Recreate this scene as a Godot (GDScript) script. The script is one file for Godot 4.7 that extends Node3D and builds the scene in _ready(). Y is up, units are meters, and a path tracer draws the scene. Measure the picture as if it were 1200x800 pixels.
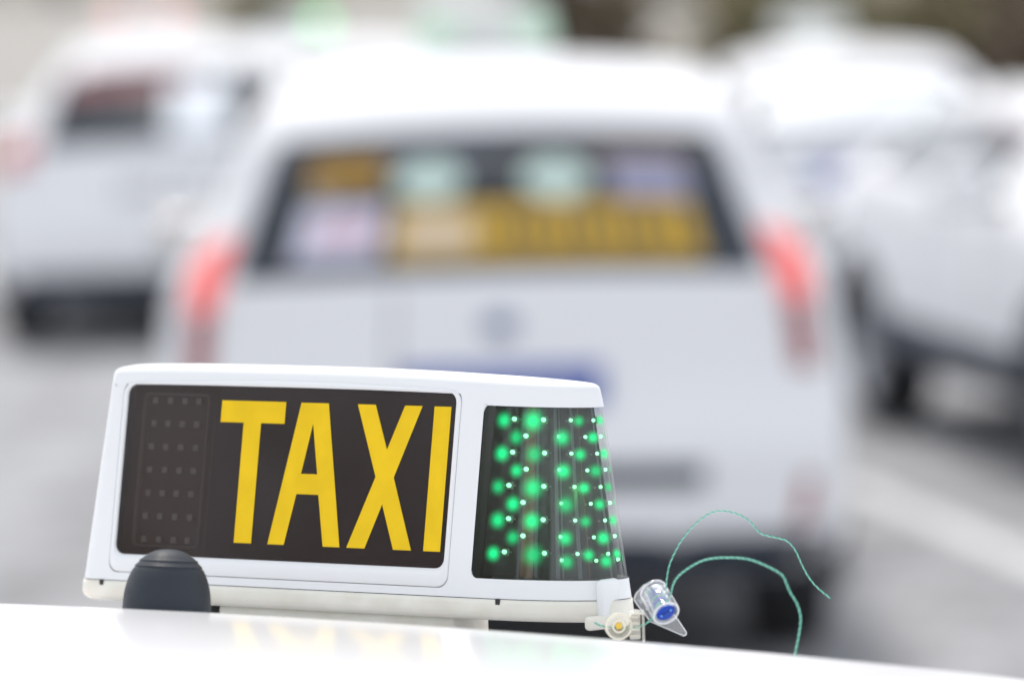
extends Node3D
# A taxi roof sign in sharp focus, a rank of white taxis out of focus behind it.

const YAW := deg_to_rad(27.74)       # the near car and its sign, turned against the line of sight
const LEAN := deg_to_rad(12.51)      # the sign's face leans back
var M := {}
var rng := RandomNumberGenerator.new()
var seen_mesh := {}

# ------------------------------------------------------------------ nodes
func tag(o: Node3D, label: String, category: String, group := "", kind := "") -> Node3D:
	if label: o.set_meta("label", label)
	if category: o.set_meta("category", category)
	if group: o.set_meta("group", group)
	if kind: o.set_meta("kind", kind)
	return o

func thing(called: String, label: String, category: String, at := Vector3.ZERO, turn := 0.0, group := "") -> Node3D:
	var o := Node3D.new()
	o.name = called
	add_child(o, true)
	o.position = at
	o.rotation.y = turn
	return tag(o, label, category, group)

func put(called: String, mesh: Mesh, mat: Material, parent: Node = self) -> MeshInstance3D:
	var o := MeshInstance3D.new()
	o.name = called
	o.mesh = mesh
	o.material_override = mat
	parent.add_child(o, true)
	return o

func obj(called: String, st: SurfaceTool, mat: Material, parent: Node = self) -> MeshInstance3D:
	return put(called, done(st), mat, parent)

func new_st() -> SurfaceTool:
	var st := SurfaceTool.new()
	st.begin(Mesh.PRIMITIVE_TRIANGLES)
	return st

func done(st: SurfaceTool) -> ArrayMesh:
	st.generate_normals()
	st.index()
	return st.commit()

# ------------------------------------------------------------------ shapes (corners given counter-clockwise seen from outside)
func tri(st: SurfaceTool, a: Vector3, b: Vector3, c: Vector3) -> void:
	st.add_vertex(a); st.add_vertex(c); st.add_vertex(b)

func quad(st: SurfaceTool, a: Vector3, b: Vector3, c: Vector3, d: Vector3) -> void:
	tri(st, a, b, c); tri(st, a, c, d)

func smooth(st: SurfaceTool, on := true) -> void:
	st.set_smooth_group(0 if on else 0xFFFFFFFF)

func grid(st: SurfaceTool, rows: Array, flip := false, closed := false) -> void:
	for i in rows.size() - 1:
		var p: PackedVector3Array = rows[i]
		var q: PackedVector3Array = rows[i + 1]
		var n := p.size()
		for j in (n if closed else n - 1):
			var k := (j + 1) % n
			if flip: quad(st, p[j], q[j], q[k], p[k])
			else: quad(st, p[j], p[k], q[k], q[j])

func rbox(st: SurfaceTool, c: Vector3, size: Vector3, r: float, b := Basis()) -> void:
	smooth(st)
	var h := size / 2.0
	r = minf(r, minf(h.x, minf(h.y, h.z)) * 0.98)
	var axes := [Vector3(1, 0, 0), Vector3(0, 1, 0), Vector3(0, 0, 1)]
	for ax in 3:
		for s in [-1.0, 1.0]:
			var n: Vector3 = axes[ax]
			var u: Vector3 = axes[(ax + 1) % 3]
			var v: Vector3 = axes[(ax + 2) % 3]
			var hu := h.dot(u); var hv := h.dot(v); var hn := h.dot(n)
			var us := [-hu, -hu + r * 0.3, -hu + r, hu - r, hu - r * 0.3, hu]
			var vs := [-hv, -hv + r * 0.3, -hv + r, hv - r, hv - r * 0.3, hv]
			var rows := []
			for a in us:
				var row := PackedVector3Array()
				for e in vs:
					var p: Vector3 = n * s * hn + u * a + v * e
					var core := p.clamp(-h + Vector3(r, r, r), h - Vector3(r, r, r))
					row.append(c + b * (core + (p - core).normalized() * r))
				rows.append(row)
			grid(st, rows, s > 0)

func tube(st: SurfaceTool, path: PackedVector3Array, r: float, sides := 8, r_end := -1.0) -> void:
	smooth(st)
	var rows := []
	var n := path.size()
	var side := Vector3.UP.cross(path[1] - path[0])
	if side.length() < 1e-7: side = Vector3.RIGHT
	for i in n:
		var d := (path[mini(i + 1, n - 1)] - path[maxi(i - 1, 0)]).normalized()
		side = (side - d * side.dot(d)).normalized()
		var other := d.cross(side)
		var rr := r if r_end < 0 else lerpf(r, r_end, i / float(n - 1))
		var row := PackedVector3Array()
		for k in sides:
			var t := TAU * k / sides
			row.append(path[i] + (side * cos(t) + other * sin(t)) * rr)
		rows.append(row)
	grid(st, rows, false, true)
	for k in sides:
		tri(st, path[0], rows[0][(k + 1) % sides], rows[0][k])
		tri(st, path[n - 1], rows[n - 1][k], rows[n - 1][(k + 1) % sides])

# profile: (radius, height) pairs from the bottom up, turned about +y of the basis
func lathe(st: SurfaceTool, profile: PackedVector2Array, sides: int, at := Transform3D()) -> void:
	smooth(st)
	var rows := []
	for p in profile:
		var row := PackedVector3Array()
		for k in sides:
			var t := TAU * k / sides
			row.append(at * Vector3(p.x * cos(t), p.y, -p.x * sin(t)))
		rows.append(row)
	grid(st, rows, false, true)

# a flat polygon (counter-clockwise) pushed out to a thickness; at maps (x, y, height) to space
func prism(st: SurfaceTool, poly: PackedVector2Array, low: float, high: float, at := Transform3D(), bevel := 0.0) -> void:
	smooth(st, false)
	var top := poly
	if bevel > 0:
		var inner := Geometry2D.offset_polygon(poly, -bevel)
		if inner.size() == 1 and inner[0].size() == poly.size(): top = align(poly, inner[0])
		else: bevel = 0.0
	var ix := Geometry2D.triangulate_polygon(top)
	for i in range(0, ix.size(), 3):
		var a := top[ix[i]]; var b := top[ix[i + 1]]; var c := top[ix[i + 2]]
		if (b - a).cross(c - a) < 0:
			var sw := b
			b = c
			c = sw
		tri(st, at * Vector3(a.x, a.y, high), at * Vector3(b.x, b.y, high), at * Vector3(c.x, c.y, high))
	ix = Geometry2D.triangulate_polygon(poly)
	for i in range(0, ix.size(), 3):
		var a := poly[ix[i]]; var b := poly[ix[i + 1]]; var c := poly[ix[i + 2]]
		if (b - a).cross(c - a) < 0:
			var sw := b
			b = c
			c = sw
		tri(st, at * Vector3(a.x, a.y, low), at * Vector3(c.x, c.y, low), at * Vector3(b.x, b.y, low))
	var mid := high - bevel
	for i in poly.size():
		var a := poly[i]; var b := poly[(i + 1) % poly.size()]
		quad(st, at * Vector3(a.x, a.y, low), at * Vector3(b.x, b.y, low), at * Vector3(b.x, b.y, mid), at * Vector3(a.x, a.y, mid))
		if bevel > 0:
			var c := top[i]; var d := top[(i + 1) % poly.size()]
			quad(st, at * Vector3(a.x, a.y, mid), at * Vector3(b.x, b.y, mid), at * Vector3(d.x, d.y, high), at * Vector3(c.x, c.y, high))

func align(poly: PackedVector2Array, inner: PackedVector2Array) -> PackedVector2Array:
	var best := 0
	for k in inner.size():
		if inner[k].distance_to(poly[0]) < inner[best].distance_to(poly[0]): best = k
	var out := PackedVector2Array()
	for k in inner.size(): out.append(inner[(best + k) % inner.size()])
	return out

# counter-clockwise rectangle with rounded corners; each side is cut into n pieces, bow lifts the middle of the top
func round_rect(x0: float, x1: float, y0: float, y1: float, r: float, per := 5, n := 1, bow := 0.0) -> PackedVector2Array:
	var out := PackedVector2Array()
	var cs := [Vector2(x1 - r, y1 - r), Vector2(x0 + r, y1 - r), Vector2(x0 + r, y0 + r), Vector2(x1 - r, y0 + r)]
	for k in 4:
		for i in per + 1:
			var t := PI / 2 * (k + i / float(per))
			out.append(cs[k] + Vector2(cos(t), sin(t)) * r)
		var a := out[-1]
		var t2 := PI / 2 * (k + 1)
		var b: Vector2 = cs[(k + 1) % 4] + Vector2(cos(t2), sin(t2)) * r
		for i in range(1, n): out.append(a.lerp(b, i / float(n)))
	if bow != 0.0:
		for i in out.size():
			if out[i].y > (y0 + y1) / 2:
				var f := (out[i].x - x0) / (x1 - x0) * 2 - 1
				out[i].y += bow * (1 - f * f)
	return out

# ------------------------------------------------------------------ materials
func mat(called: String, c: Color, rough: float, metal := 0.0, spec := 0.5) -> StandardMaterial3D:
	var m := StandardMaterial3D.new()
	m.resource_name = called
	m.albedo_color = c.linear_to_srgb()
	m.roughness = rough
	m.metallic = metal
	m.metallic_specular = spec
	M[called] = m
	return m

func noise_tex(freq: float, lo: Color, hi: Color, size := 512, octaves := 4, kind := FastNoiseLite.TYPE_SIMPLEX_SMOOTH, sd := 1) -> NoiseTexture2D:
	var n := FastNoiseLite.new()
	n.noise_type = kind
	n.frequency = freq
	n.seed = sd
	n.fractal_octaves = octaves
	var t := NoiseTexture2D.new()
	t.width = size; t.height = size
	t.seamless = true
	t.noise = n
	var g := Gradient.new()
	g.set_color(0, lo); g.set_color(1, hi)
	t.color_ramp = g
	return t

func glass(called: String, c: Color, alpha: float) -> StandardMaterial3D:
	var m := mat(called, c, 0.03)
	m.transparency = BaseMaterial3D.TRANSPARENCY_ALPHA
	m.albedo_color.a = alpha
	return m

func solid_glass(called: String, c: Color, rough: float) -> StandardMaterial3D:
	var m := mat(called, c, rough)
	m.refraction_enabled = true
	m.refraction_scale = 0.045
	m.albedo_color.a = 0.06
	return m

func glow(called: String, c: Color, e: Color, energy: float) -> StandardMaterial3D:
	var m := mat(called, c, 0.3)
	m.emission_enabled = true
	m.emission = e.linear_to_srgb()
	m.emission_energy_multiplier = energy
	return m

func materials() -> void:
	var p := mat("car_paint_white", Color(0.80, 0.80, 0.81), 0.35)
	p.clearcoat_enabled = true
	p.clearcoat = 0.7
	p.clearcoat_roughness = 0.155
	p.metallic_specular = 0.3
	mat("car_paint_dull", Color(0.73, 0.735, 0.75), 0.55, 0.0, 0.22)
	mat("mint_view_spot", Color(0.52, 0.66, 0.60), 0.7)  # brightness of the view through the cabin, painted on discs
	var g := noise_tex(0.02, Color(0.66, 0.66, 0.66), Color(1, 1, 1), 512, 5)
	var asphalt := mat("pale_asphalt", Color(0.55, 0.555, 0.575), 0.85)
	asphalt.albedo_texture = g
	asphalt.uv1_triplanar = true; asphalt.uv1_world_triplanar = true
	asphalt.uv1_scale = Vector3(0.16, 0.16, 0.16)
	asphalt.detail_enabled = true
	asphalt.detail_albedo = noise_tex(0.15, Color(0.75, 0.75, 0.75), Color(1, 1, 1), 512, 3, FastNoiseLite.TYPE_SIMPLEX, 5)
	asphalt.detail_blend_mode = BaseMaterial3D.BLEND_MODE_MUL
	asphalt.uv2_triplanar = true; asphalt.uv2_world_triplanar = true
	asphalt.uv2_scale = Vector3(1.3, 1.3, 1.3)
	var paving := mat("plaza_paving", Color(0.42, 0.40, 0.37), 0.8)
	paving.albedo_texture = g
	paving.uv1_triplanar = true; paving.uv1_world_triplanar = true
	paving.uv1_scale = Vector3(0.1, 0.1, 0.1)
	mat("road_paint", Color(0.56, 0.56, 0.57), 0.7)
	# the sign
	var plastic := mat("sign_white", Color(0.745, 0.755, 0.765), 0.32)
	plastic.uv1_triplanar = true
	plastic.uv1_scale = Vector3(6, 6, 6)
	var tray := mat("sign_tray", Color(0.82, 0.80, 0.74), 0.35)
	tray.albedo_texture = noise_tex(0.01, Color(0.92, 0.91, 0.88), Color(1, 1, 1), 512, 5, FastNoiseLite.TYPE_SIMPLEX_SMOOTH, 11)
	tray.uv1_triplanar = true
	tray.uv1_scale = Vector3(5, 5, 5)
	tray.subsurf_scatter_enabled = true
	tray.subsurf_scatter_strength = 0.15
	glass("panel_acrylic", Color(0.050, 0.040, 0.038), 0.36).roughness = 0.06
	M.panel_acrylic.metallic_specular = 0.27
	M.panel_acrylic.roughness_texture = noise_tex(0.02, Color(0.5, 0.5, 0.5), Color(1, 1, 1), 256, 4, FastNoiseLite.TYPE_SIMPLEX_SMOOTH, 21)
	M.panel_acrylic.uv1_triplanar = true
	M.panel_acrylic.uv1_scale = Vector3(10, 10, 10)
	var vinyl := mat("panel_vinyl", Color(0.052, 0.038, 0.036), 0.55, 0.0, 0.3)
	vinyl.albedo_texture = noise_tex(0.01, Color(0.8, 0.78, 0.78), Color(1, 1, 1), 256, 4, FastNoiseLite.TYPE_SIMPLEX_SMOOTH, 22)
	vinyl.uv1_triplanar = true
	vinyl.uv1_scale = Vector3(8, 8, 8)
	mat("board_brown", Color(0.095, 0.064, 0.052), 0.6, 0.0, 0.3)
	mat("inner_rim", Color(0.17, 0.125, 0.10), 0.4)
	mat("led_off", Color(0.27, 0.24, 0.21), 0.4)
	var yl := mat("letter_yellow", Color(0.82, 0.54, 0.010), 0.5, 0.0, 0.3)
	yl.albedo_texture = noise_tex(0.012, Color(0.93, 0.93, 0.93), Color(1, 1, 1), 256, 5, FastNoiseLite.TYPE_SIMPLEX_SMOOTH, 12)
	yl.uv1_triplanar = true
	yl.uv1_scale = Vector3(9, 9, 9)
	glass("lens_clear", Color(0.05, 0.06, 0.055), 0.08).metallic_specular = 0.42
	glass("lens_inner", Color(0.05, 0.06, 0.055), 0.06).metallic_specular = 0.38
	var lb := mat("led_board", Color(0.040, 0.054, 0.050), 0.7)
	lb.albedo_texture = noise_tex(0.02, Color(0.6, 0.5, 0.45), Color(1, 1, 1), 256, 4, FastNoiseLite.TYPE_SIMPLEX_SMOOTH, 14)
	lb.uv1_triplanar = true
	lb.uv1_scale = Vector3(12, 12, 12)
	glow("led_lit", Color(0.4, 0.7, 0.5), Color(0.22, 1.0, 0.40), 1.0)
	mat("lens_streak_brown", Color(0.11, 0.060, 0.022), 0.5)  # streak colours for reflections in the lens, painted on the board
	mat("lens_streak_grey", Color(0.085, 0.095, 0.10), 0.35)
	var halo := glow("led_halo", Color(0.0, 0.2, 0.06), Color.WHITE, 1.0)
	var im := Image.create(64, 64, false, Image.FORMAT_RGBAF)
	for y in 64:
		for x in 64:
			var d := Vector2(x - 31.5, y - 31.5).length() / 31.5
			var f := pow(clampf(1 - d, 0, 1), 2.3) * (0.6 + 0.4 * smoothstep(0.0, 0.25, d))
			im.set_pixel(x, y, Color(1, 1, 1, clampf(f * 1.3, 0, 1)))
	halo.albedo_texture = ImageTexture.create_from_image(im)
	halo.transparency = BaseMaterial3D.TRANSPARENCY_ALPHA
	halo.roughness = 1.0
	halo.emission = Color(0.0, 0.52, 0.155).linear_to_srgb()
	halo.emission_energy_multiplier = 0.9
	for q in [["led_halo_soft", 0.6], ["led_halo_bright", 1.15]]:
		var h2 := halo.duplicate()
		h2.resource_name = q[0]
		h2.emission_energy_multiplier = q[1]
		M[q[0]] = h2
	mat("solder", Color(0.10, 0.12, 0.11), 0.35)
	mat("black_rubber", Color(0.012, 0.012, 0.013), 0.7)
	var ant := mat("antenna_rubber", Color(0.027, 0.032, 0.041), 0.62, 0.0, 0.35)
	ant.roughness_texture = noise_tex(0.02, Color(0.7, 0.7, 0.7), Color(1, 1, 1), 256, 4, FastNoiseLite.TYPE_SIMPLEX_SMOOTH, 16)
	ant.uv1_triplanar = true
	ant.uv1_scale = Vector3(20, 20, 20)
	mat("slot_dark", Color(0.03, 0.03, 0.03), 0.8)
	# seals
	glass("seal_clear", Color(0.88, 0.90, 0.92), 0.10)
	glass("seal_cream", Color(0.95, 0.90, 0.78), 0.28)
	var frost := mat("seal_frost", Color(0.88, 0.90, 0.91), 0.3)
	frost.transparency = BaseMaterial3D.TRANSPARENCY_ALPHA
	frost.albedo_color.a = 0.5
	mat("seal_ring", Color(0.84, 0.78, 0.64), 0.25)
	mat("seal_blue", Color(0.012, 0.055, 0.38), 0.4, 0.0, 0.3)
	mat("seal_blue_pale", Color(0.12, 0.33, 0.75), 0.3)
	mat("seal_yellow", Color(0.85, 0.55, 0.06), 0.4)
	mat("wire_green", Color(0.042, 0.36, 0.25), 0.4)
	mat("wire_pale", Color(0.30, 0.62, 0.51), 0.35, 0.1)
	# cars
	mat("car_black", Color(0.030, 0.039, 0.058), 0.6)
	mat("car_lining", Color(0.035, 0.038, 0.045), 0.9)
	mat("seat_cloth", Color(0.035, 0.037, 0.045), 0.9)
	mat("tyre", Color(0.020, 0.020, 0.022), 0.85)
	mat("rim", Color(0.42, 0.43, 0.45), 0.35, 0.8)
	mat("chrome", Color(0.75, 0.76, 0.78), 0.12, 1.0)
	glass("car_glass", Color(0.05, 0.062, 0.075), 0.48)
	glass("windscreen", Color(0.22, 0.46, 0.36), 0.36)
	glass("windscreen_sky", Color(0.34, 0.37, 0.41), 0.50)  # reflected sky put into the glass colour
	var tl := mat("tail_red", Color(0.55, 0.045, 0.040), 0.12)
	tl.clearcoat_enabled = true
	tl.clearcoat = 1.0
	mat("tail_matt", Color(0.50, 0.06, 0.05), 0.4)
	glow("tail_pink", Color(0.70, 0.10, 0.09), Color(0.9, 0.10, 0.08), 0.17)
	mat("tail_dark_red", Color(0.27, 0.035, 0.035), 0.3)
	mat("headlamp", Color(0.50, 0.53, 0.57), 0.4)
	mat("plate_blue", Color(0.014, 0.055, 0.32), 0.4)
	mat("plate_white", Color(0.75, 0.75, 0.75), 0.4)
	mat("plate_letter", Color(0.14, 0.17, 0.34), 0.4)
	mat("emblem_blue", Color(0.06, 0.10, 0.26), 0.3)
	mat("sticker_gold", Color(0.54, 0.33, 0.020), 0.6)
	mat("sticker_dim", Color(0.30, 0.30, 0.42), 0.6)
	mat("sticker_amber", Color(0.36, 0.20, 0.025), 0.6)
	mat("sticker_pale", Color(0.62, 0.62, 0.74), 0.6)
	mat("sticker_pink", Color(0.62, 0.28, 0.32), 0.6)
	mat("sticker_or_sky_white", Color(0.74, 0.78, 0.82), 0.4)  # white notice; also paints reflected sky on another rear window
	mat("sticker_buff", Color(0.62, 0.50, 0.36), 0.6)
	mat("band_maroon", Color(0.20, 0.055, 0.06), 0.6)
	glow("beacon_green", Color(0.45, 0.60, 0.47), Color(0.10, 0.85, 0.25), 0.03)
	glow("beacon_bright", Color(0.25, 0.8, 0.35), Color(0.08, 0.9, 0.20), 0.6)
	glow("beacon_red", Color(0.80, 0.45, 0.42), Color(0.9, 0.25, 0.2), 0.25)
	mat("beacon_off", Color(0.52, 0.55, 0.50), 0.35)
	# planting and houses
	for a in [["leaf_olive", Color(0.30, 0.265, 0.155)], ["leaf_brown", Color(0.32, 0.25, 0.19)], ["leaf_dark", Color(0.17, 0.135, 0.095)]]:
		var m := mat(a[0], a[1], 0.7)
		m.backlight_enabled = true
		m.backlight = Color(0.25, 0.25, 0.16)
	mat("bark", Color(0.085, 0.065, 0.050), 0.9)
	mat("wall_cream", Color(0.62, 0.57, 0.48), 0.85)
	mat("wall_buff", Color(0.50, 0.43, 0.34), 0.85)
	mat("roof_tile", Color(0.30, 0.16, 0.10), 0.85)
	mat("window_frame", Color(0.5, 0.5, 0.5), 0.6)
	mat("window_glass", Color(0.05, 0.06, 0.07), 0.08)

# ------------------------------------------------------------------ cars
# A car is one surface over (a, b): a runs along the stations from nose to tail, b from the top centre line (0) round to the sill (1).
# Station: z, top, roof half width, roof edge drop, belt half width, belt height, widest half width, its height, sill half width, sill height
const CUT := [0.0, 0.4, 0.65, 0.88, 1.0]

func station(sp: Dictionary, a: float) -> PackedFloat32Array:
	var st: Array = sp.st
	a = clampf(a, 0, st.size() - 1.0)
	var i := mini(int(a), st.size() - 2)
	var f := a - i
	var out := PackedFloat32Array()
	if sp.get("curved", false):
		var p: Array = st[maxi(i - 1, 0)]; var q: Array = st[i]; var r: Array = st[i + 1]; var s: Array = st[mini(i + 2, st.size() - 1)]
		for k in 10: out.append(cubic_interpolate(q[k], r[k], p[k], s[k], f))
	else:
		var q: Array = st[i]; var r: Array = st[i + 1]
		for k in 10: out.append(lerpf(q[k], r[k], f))
	return out

func section(s: PackedFloat32Array, b: float) -> Vector2:
	b = absf(b)
	if b > 1: b = 2 - b
	if b <= 0.4:
		var f := b / 0.4
		return Vector2(s[2] * f, s[1] - s[3] * f * f)
	var p := [Vector2(s[2], s[1] - s[3]), Vector2(s[4], s[5]), Vector2(s[6], s[7]), Vector2(s[8], s[9])]
	for k in 3:
		if b <= CUT[k + 2]:
			return p[k].lerp(p[k + 1], (b - CUT[k + 1]) / (CUT[k + 2] - CUT[k + 1]))
	return p[3]

func car_at(sp: Dictionary, a: float, b: float) -> Vector3:
	var sum := Vector3.ZERO
	var n := 0.0
	var taps: Array = [0.0] if sp.get("curved", false) else [-0.16, -0.08, 0.0, 0.08, 0.16]
	for da in taps:
		var s := station(sp, a + da)
		for db in [-0.035, 0.0, 0.035]:
			var e := section(s, absf(b) + db)
			if absf(b) + db < 0: e.x = -e.x
			var z := s[0]
			var end := clampf((absf(z) - sp.get("end", 1.35)) / 0.75, 0, 1)
			z -= signf(z) * end * end * sp.get("bow", 0.16) * pow(absf(e.x) / 0.9, 3.0)
			sum += Vector3(e.x, e.y, z)
			n += 1
	sum /= n
	if b < 0: sum.x = -sum.x
	if b == 0.0: sum.x = 0.0
	return sum + Vector3(0, 0, -sp.get("shift", 0.0))

func car_normal(sp: Dictionary, a: float, b: float) -> Vector3:
	var e := 0.02
	var p := car_at(sp, a + e, b) - car_at(sp, a - e, b)
	var q := car_at(sp, a, b + e) - car_at(sp, a, b - e)
	var n := p.cross(q)
	return n.normalized() if n.length() > 1e-12 else Vector3.UP

func spaced(lo: float, hi: float, step: float, keep: Array) -> Array:
	var v := {}
	var n := int(ceil((hi - lo) / step))
	for i in n + 1: v[snappedf(lo + (hi - lo) * i / n, 0.0001)] = true
	for k in keep:
		for x in v.keys():
			if absf(x - k) < step * 0.35 and not keep.has(x): v.erase(x)
		v[k] = true
	var out := v.keys()
	out.sort()
	return out

func car_shell(sp: Dictionary, off: float) -> ArrayMesh:
	var ka := []
	var kb := []
	for w in sp.windows:
		for k in [w[1], w[2]]:
			if not ka.has(k): ka.append(k)
		for k in [w[3], w[4], -w[3], -w[4]]:
			if not kb.has(k): kb.append(k)
	var av := spaced(0, sp.st.size() - 1.0, sp.get("step", 0.125), ka)
	var bv := spaced(-1, 1, 0.04, kb)
	var pos := []
	var nor := []
	for a in av:
		var r := PackedVector3Array(); var rn := PackedVector3Array()
		for b in bv:
			var nn := car_normal(sp, a, b)
			r.append(car_at(sp, a, b) + nn * off)
			rn.append(nn)
		pos.append(r); nor.append(rn)
	var st := new_st()
	for i in av.size() - 1:
		for j in bv.size() - 1:
			var ca: float = (av[i] + av[i + 1]) / 2; var cb: float = (bv[j] + bv[j + 1]) / 2
			var open := false
			for w in sp.windows:
				if ca > w[1] and ca < w[2] and (cb if w[5] == 0 else absf(cb)) > w[3] and (cb if w[5] == 0 else absf(cb)) < w[4]: open = true
			var c: Vector3 = (pos[i][j] + pos[i + 1][j + 1]) / 2
			if absf(cb) > 0.66:
				for wz in sp.wheels:
					if Vector2(c.z - wz, c.y - 0.31).length() < 0.35: open = true
			if open: continue
			for k in [[i, j], [i + 1, j + 1], [i + 1, j], [i, j], [i, j + 1], [i + 1, j + 1]]:
				st.set_normal(nor[k[0]][k[1]])
				st.add_vertex(pos[k[0]][k[1]])
	st.index()
	return st.commit()

# a piece of the surface pushed out by off, with a rim back to the body when thick > 0
func car_patch(sp: Dictionary, a0: float, a1: float, b0: float, b1: float, off: float, thick := 0.0, na := 8, nb := 8) -> ArrayMesh:
	var st := new_st()
	smooth(st)
	if b0 > b1:
		var sw := b0
		b0 = b1
		b1 = sw
	var rows := []
	for i in na + 1:
		var r := PackedVector3Array()
		for j in nb + 1:
			var a := lerpf(a0, a1, i / float(na)); var b := lerpf(b0, b1, j / float(nb))
			r.append(car_at(sp, a, b) + car_normal(sp, a, b) * off)
		rows.append(r)
	grid(st, rows, true)
	if thick > 0:
		var edge := []
		for j in nb + 1: edge.append([0, j])
		for i in range(1, na + 1): edge.append([i, nb])
		for j in range(nb - 1, -1, -1): edge.append([na, j])
		for i in range(na - 1, -1, -1): edge.append([i, 0])
		var outer := PackedVector3Array(); var inner := PackedVector3Array()
		for e in edge:
			var a: float = lerpf(a0, a1, e[0] / float(na)); var b: float = lerpf(b0, b1, e[1] / float(nb))
			outer.append(rows[e[0]][e[1]])
			inner.append(rows[e[0]][e[1]] - car_normal(sp, a, b) * thick)
		grid(st, [outer, inner])
	return done(st)

func wheel(parent: Node3D, at: Vector3, side: float) -> void:
	var key := "wheel"
	if not seen_mesh.has(key):
		var st := new_st()
		lathe(st, PackedVector2Array([Vector2(0.20, -0.10), Vector2(0.285, -0.105), Vector2(0.31, -0.08), Vector2(0.316, 0), Vector2(0.31, 0.08), Vector2(0.285, 0.105), Vector2(0.21, 0.10), Vector2(0.20, 0.06)]), 32)
		var rm := new_st()
		lathe(rm, PackedVector2Array([Vector2(0.21, 0.098), Vector2(0.198, 0.09), Vector2(0.19, 0.03), Vector2(0.05, 0.03)]), 32)
		lathe(rm, PackedVector2Array([Vector2(0.055, 0.03), Vector2(0.05, 0.085), Vector2(0.001, 0.09)]), 20)
		for k in 6:
			rbox(rm, Vector3(cos(k * TAU / 6) * 0.12, 0.065, sin(k * TAU / 6) * 0.12), Vector3(0.16, 0.03, 0.045), 0.01, Basis(Vector3.UP, -k * TAU / 6))
		seen_mesh[key] = [done(st), done(rm)]
	var o := put("wheel", seen_mesh[key][0], M.tyre, parent)
	o.position = at
	o.rotation.z = -side * PI / 2
	put("rim", seen_mesh[key][1], M.rim, o)

func cached(key: String, make: Callable) -> Mesh:
	if not seen_mesh.has(key): seen_mesh[key] = make.call()
	return seen_mesh[key]

func make_car(called: String, sp: Dictionary, label: String, at: Vector3, turn: float, group: String) -> Node3D:
	var t := thing(called, label, "taxi", at, turn, group)
	var id: String = sp.id
	var paint: Material = M.car_paint_white if id == "near" else M.car_paint_dull
	put("body", cached(id + "body", car_shell.bind(sp, 0.0)), paint, t)
	put("cabin_lining", cached(id + "lining", car_shell.bind(sp, -0.025)), M.car_lining, t)
	for w in sp.windows:
		if w[5] == 0:
			put(w[0], cached(id + w[0] + str(w[1]), car_patch.bind(sp, w[1], w[2], w[3], w[4], -0.004)), (M.windscreen if absf(turn) < 1.0 else M.windscreen_sky) if w[0] == "windscreen" else M.car_glass, t)
		else:
			for s in [1, -1]:
				put(w[0], cached(id + w[0] + str(w[1]) + str(s), car_patch.bind(sp, w[1], w[2], w[3] * s, w[4] * s, -0.004)), M.car_glass, t)
	for q in sp.patches:       # name, material, a0, a1, b0, b1, mirrored
		for s in ([1, -1] if q[6] else [1]):
			put(q[0], cached(id + q[0] + str(q[2]) + str(q[4]) + str(s), car_patch.bind(sp, q[2], q[3], q[4] * s, q[5] * s, q[7], q[7] + 0.01)), M[q[1]], t)
	# floor pan, seats, wheels, arches, mirrors
	var sh: float = sp.get("shift", 0.0)
	var st := new_st()
	rbox(st, Vector3(0, 0.29, -sh), Vector3(1.5, 0.10, 3.9), 0.03)
	obj("floor_pan", st, M.car_black, t)
	if sp.has("seats"):
		for q in sp.seats:     # x, z, back height, head restraint height, width
			st = new_st()
			rbox(st, Vector3(q[0], (0.35 + q[2]) / 2, q[1]), Vector3(q[4], q[2] - 0.35, 0.14), 0.06, Basis(Vector3.RIGHT, 0.12))
			rbox(st, Vector3(q[0], 0.5, q[1] - 0.27), Vector3(q[4], 0.16, 0.5), 0.06)
			var seat := obj("seat", st, M.seat_cloth, t)
			st = new_st()
			rbox(st, Vector3(q[0], (q[2] + q[3]) / 2 + 0.02, q[1] + 0.07), Vector3(0.25, q[3] - q[2] - 0.02, 0.10), 0.045)
			obj("head_restraint", st, M.seat_cloth, seat)
	st = new_st()
	rbox(st, Vector3(0, 0.80, sp.dash), Vector3(1.4, 0.22, 0.45), 0.08)
	obj("dashboard", st, M.car_lining, t)
	for wz in sp.wheels:
		for s in [1, -1]:
			wheel(t, Vector3(s * 0.76, 0.314, wz), s)
			st = new_st()
			var arc := PackedVector3Array()
			for k in 25:
				var f := PI * (k / 24.0) * 1.16 - 0.08 * PI
				var b := 0.72
				arc.append(Vector3(s * (0.888 - 0.012 * absf(cos(f))), 0.31 + 0.365 * sin(f), wz + 0.365 * cos(f)))
			tube(st, arc, 0.022, 8)
			obj("wheel_arch", st, M.car_black, t)
	for s in [1, -1]:
		st = new_st()
		var mz: float = sp.mirror
		rbox(st, Vector3(s * 1.0, 1.02, mz), Vector3(0.22, 0.16, 0.12), 0.05)
		var mi := obj("door_mirror", st, paint, t)
		st = new_st()
		rbox(st, Vector3(s * 1.0, 1.02, mz + 0.062), Vector3(0.18, 0.12, 0.006), 0.003)
		obj("mirror_glass", st, M.chrome, mi)
		st = new_st()
		rbox(st, Vector3(s * 0.89, 0.96, mz), Vector3(0.10, 0.05, 0.06), 0.02)
		obj("mirror_foot", st, M.car_black, mi)
		for hz in sp.handles:
			st = new_st()
			rbox(st, Vector3(s * 0.893, 0.88, hz), Vector3(0.03, 0.03, 0.17), 0.012)
			obj("door_handle", st, paint, t)
	return t

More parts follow.
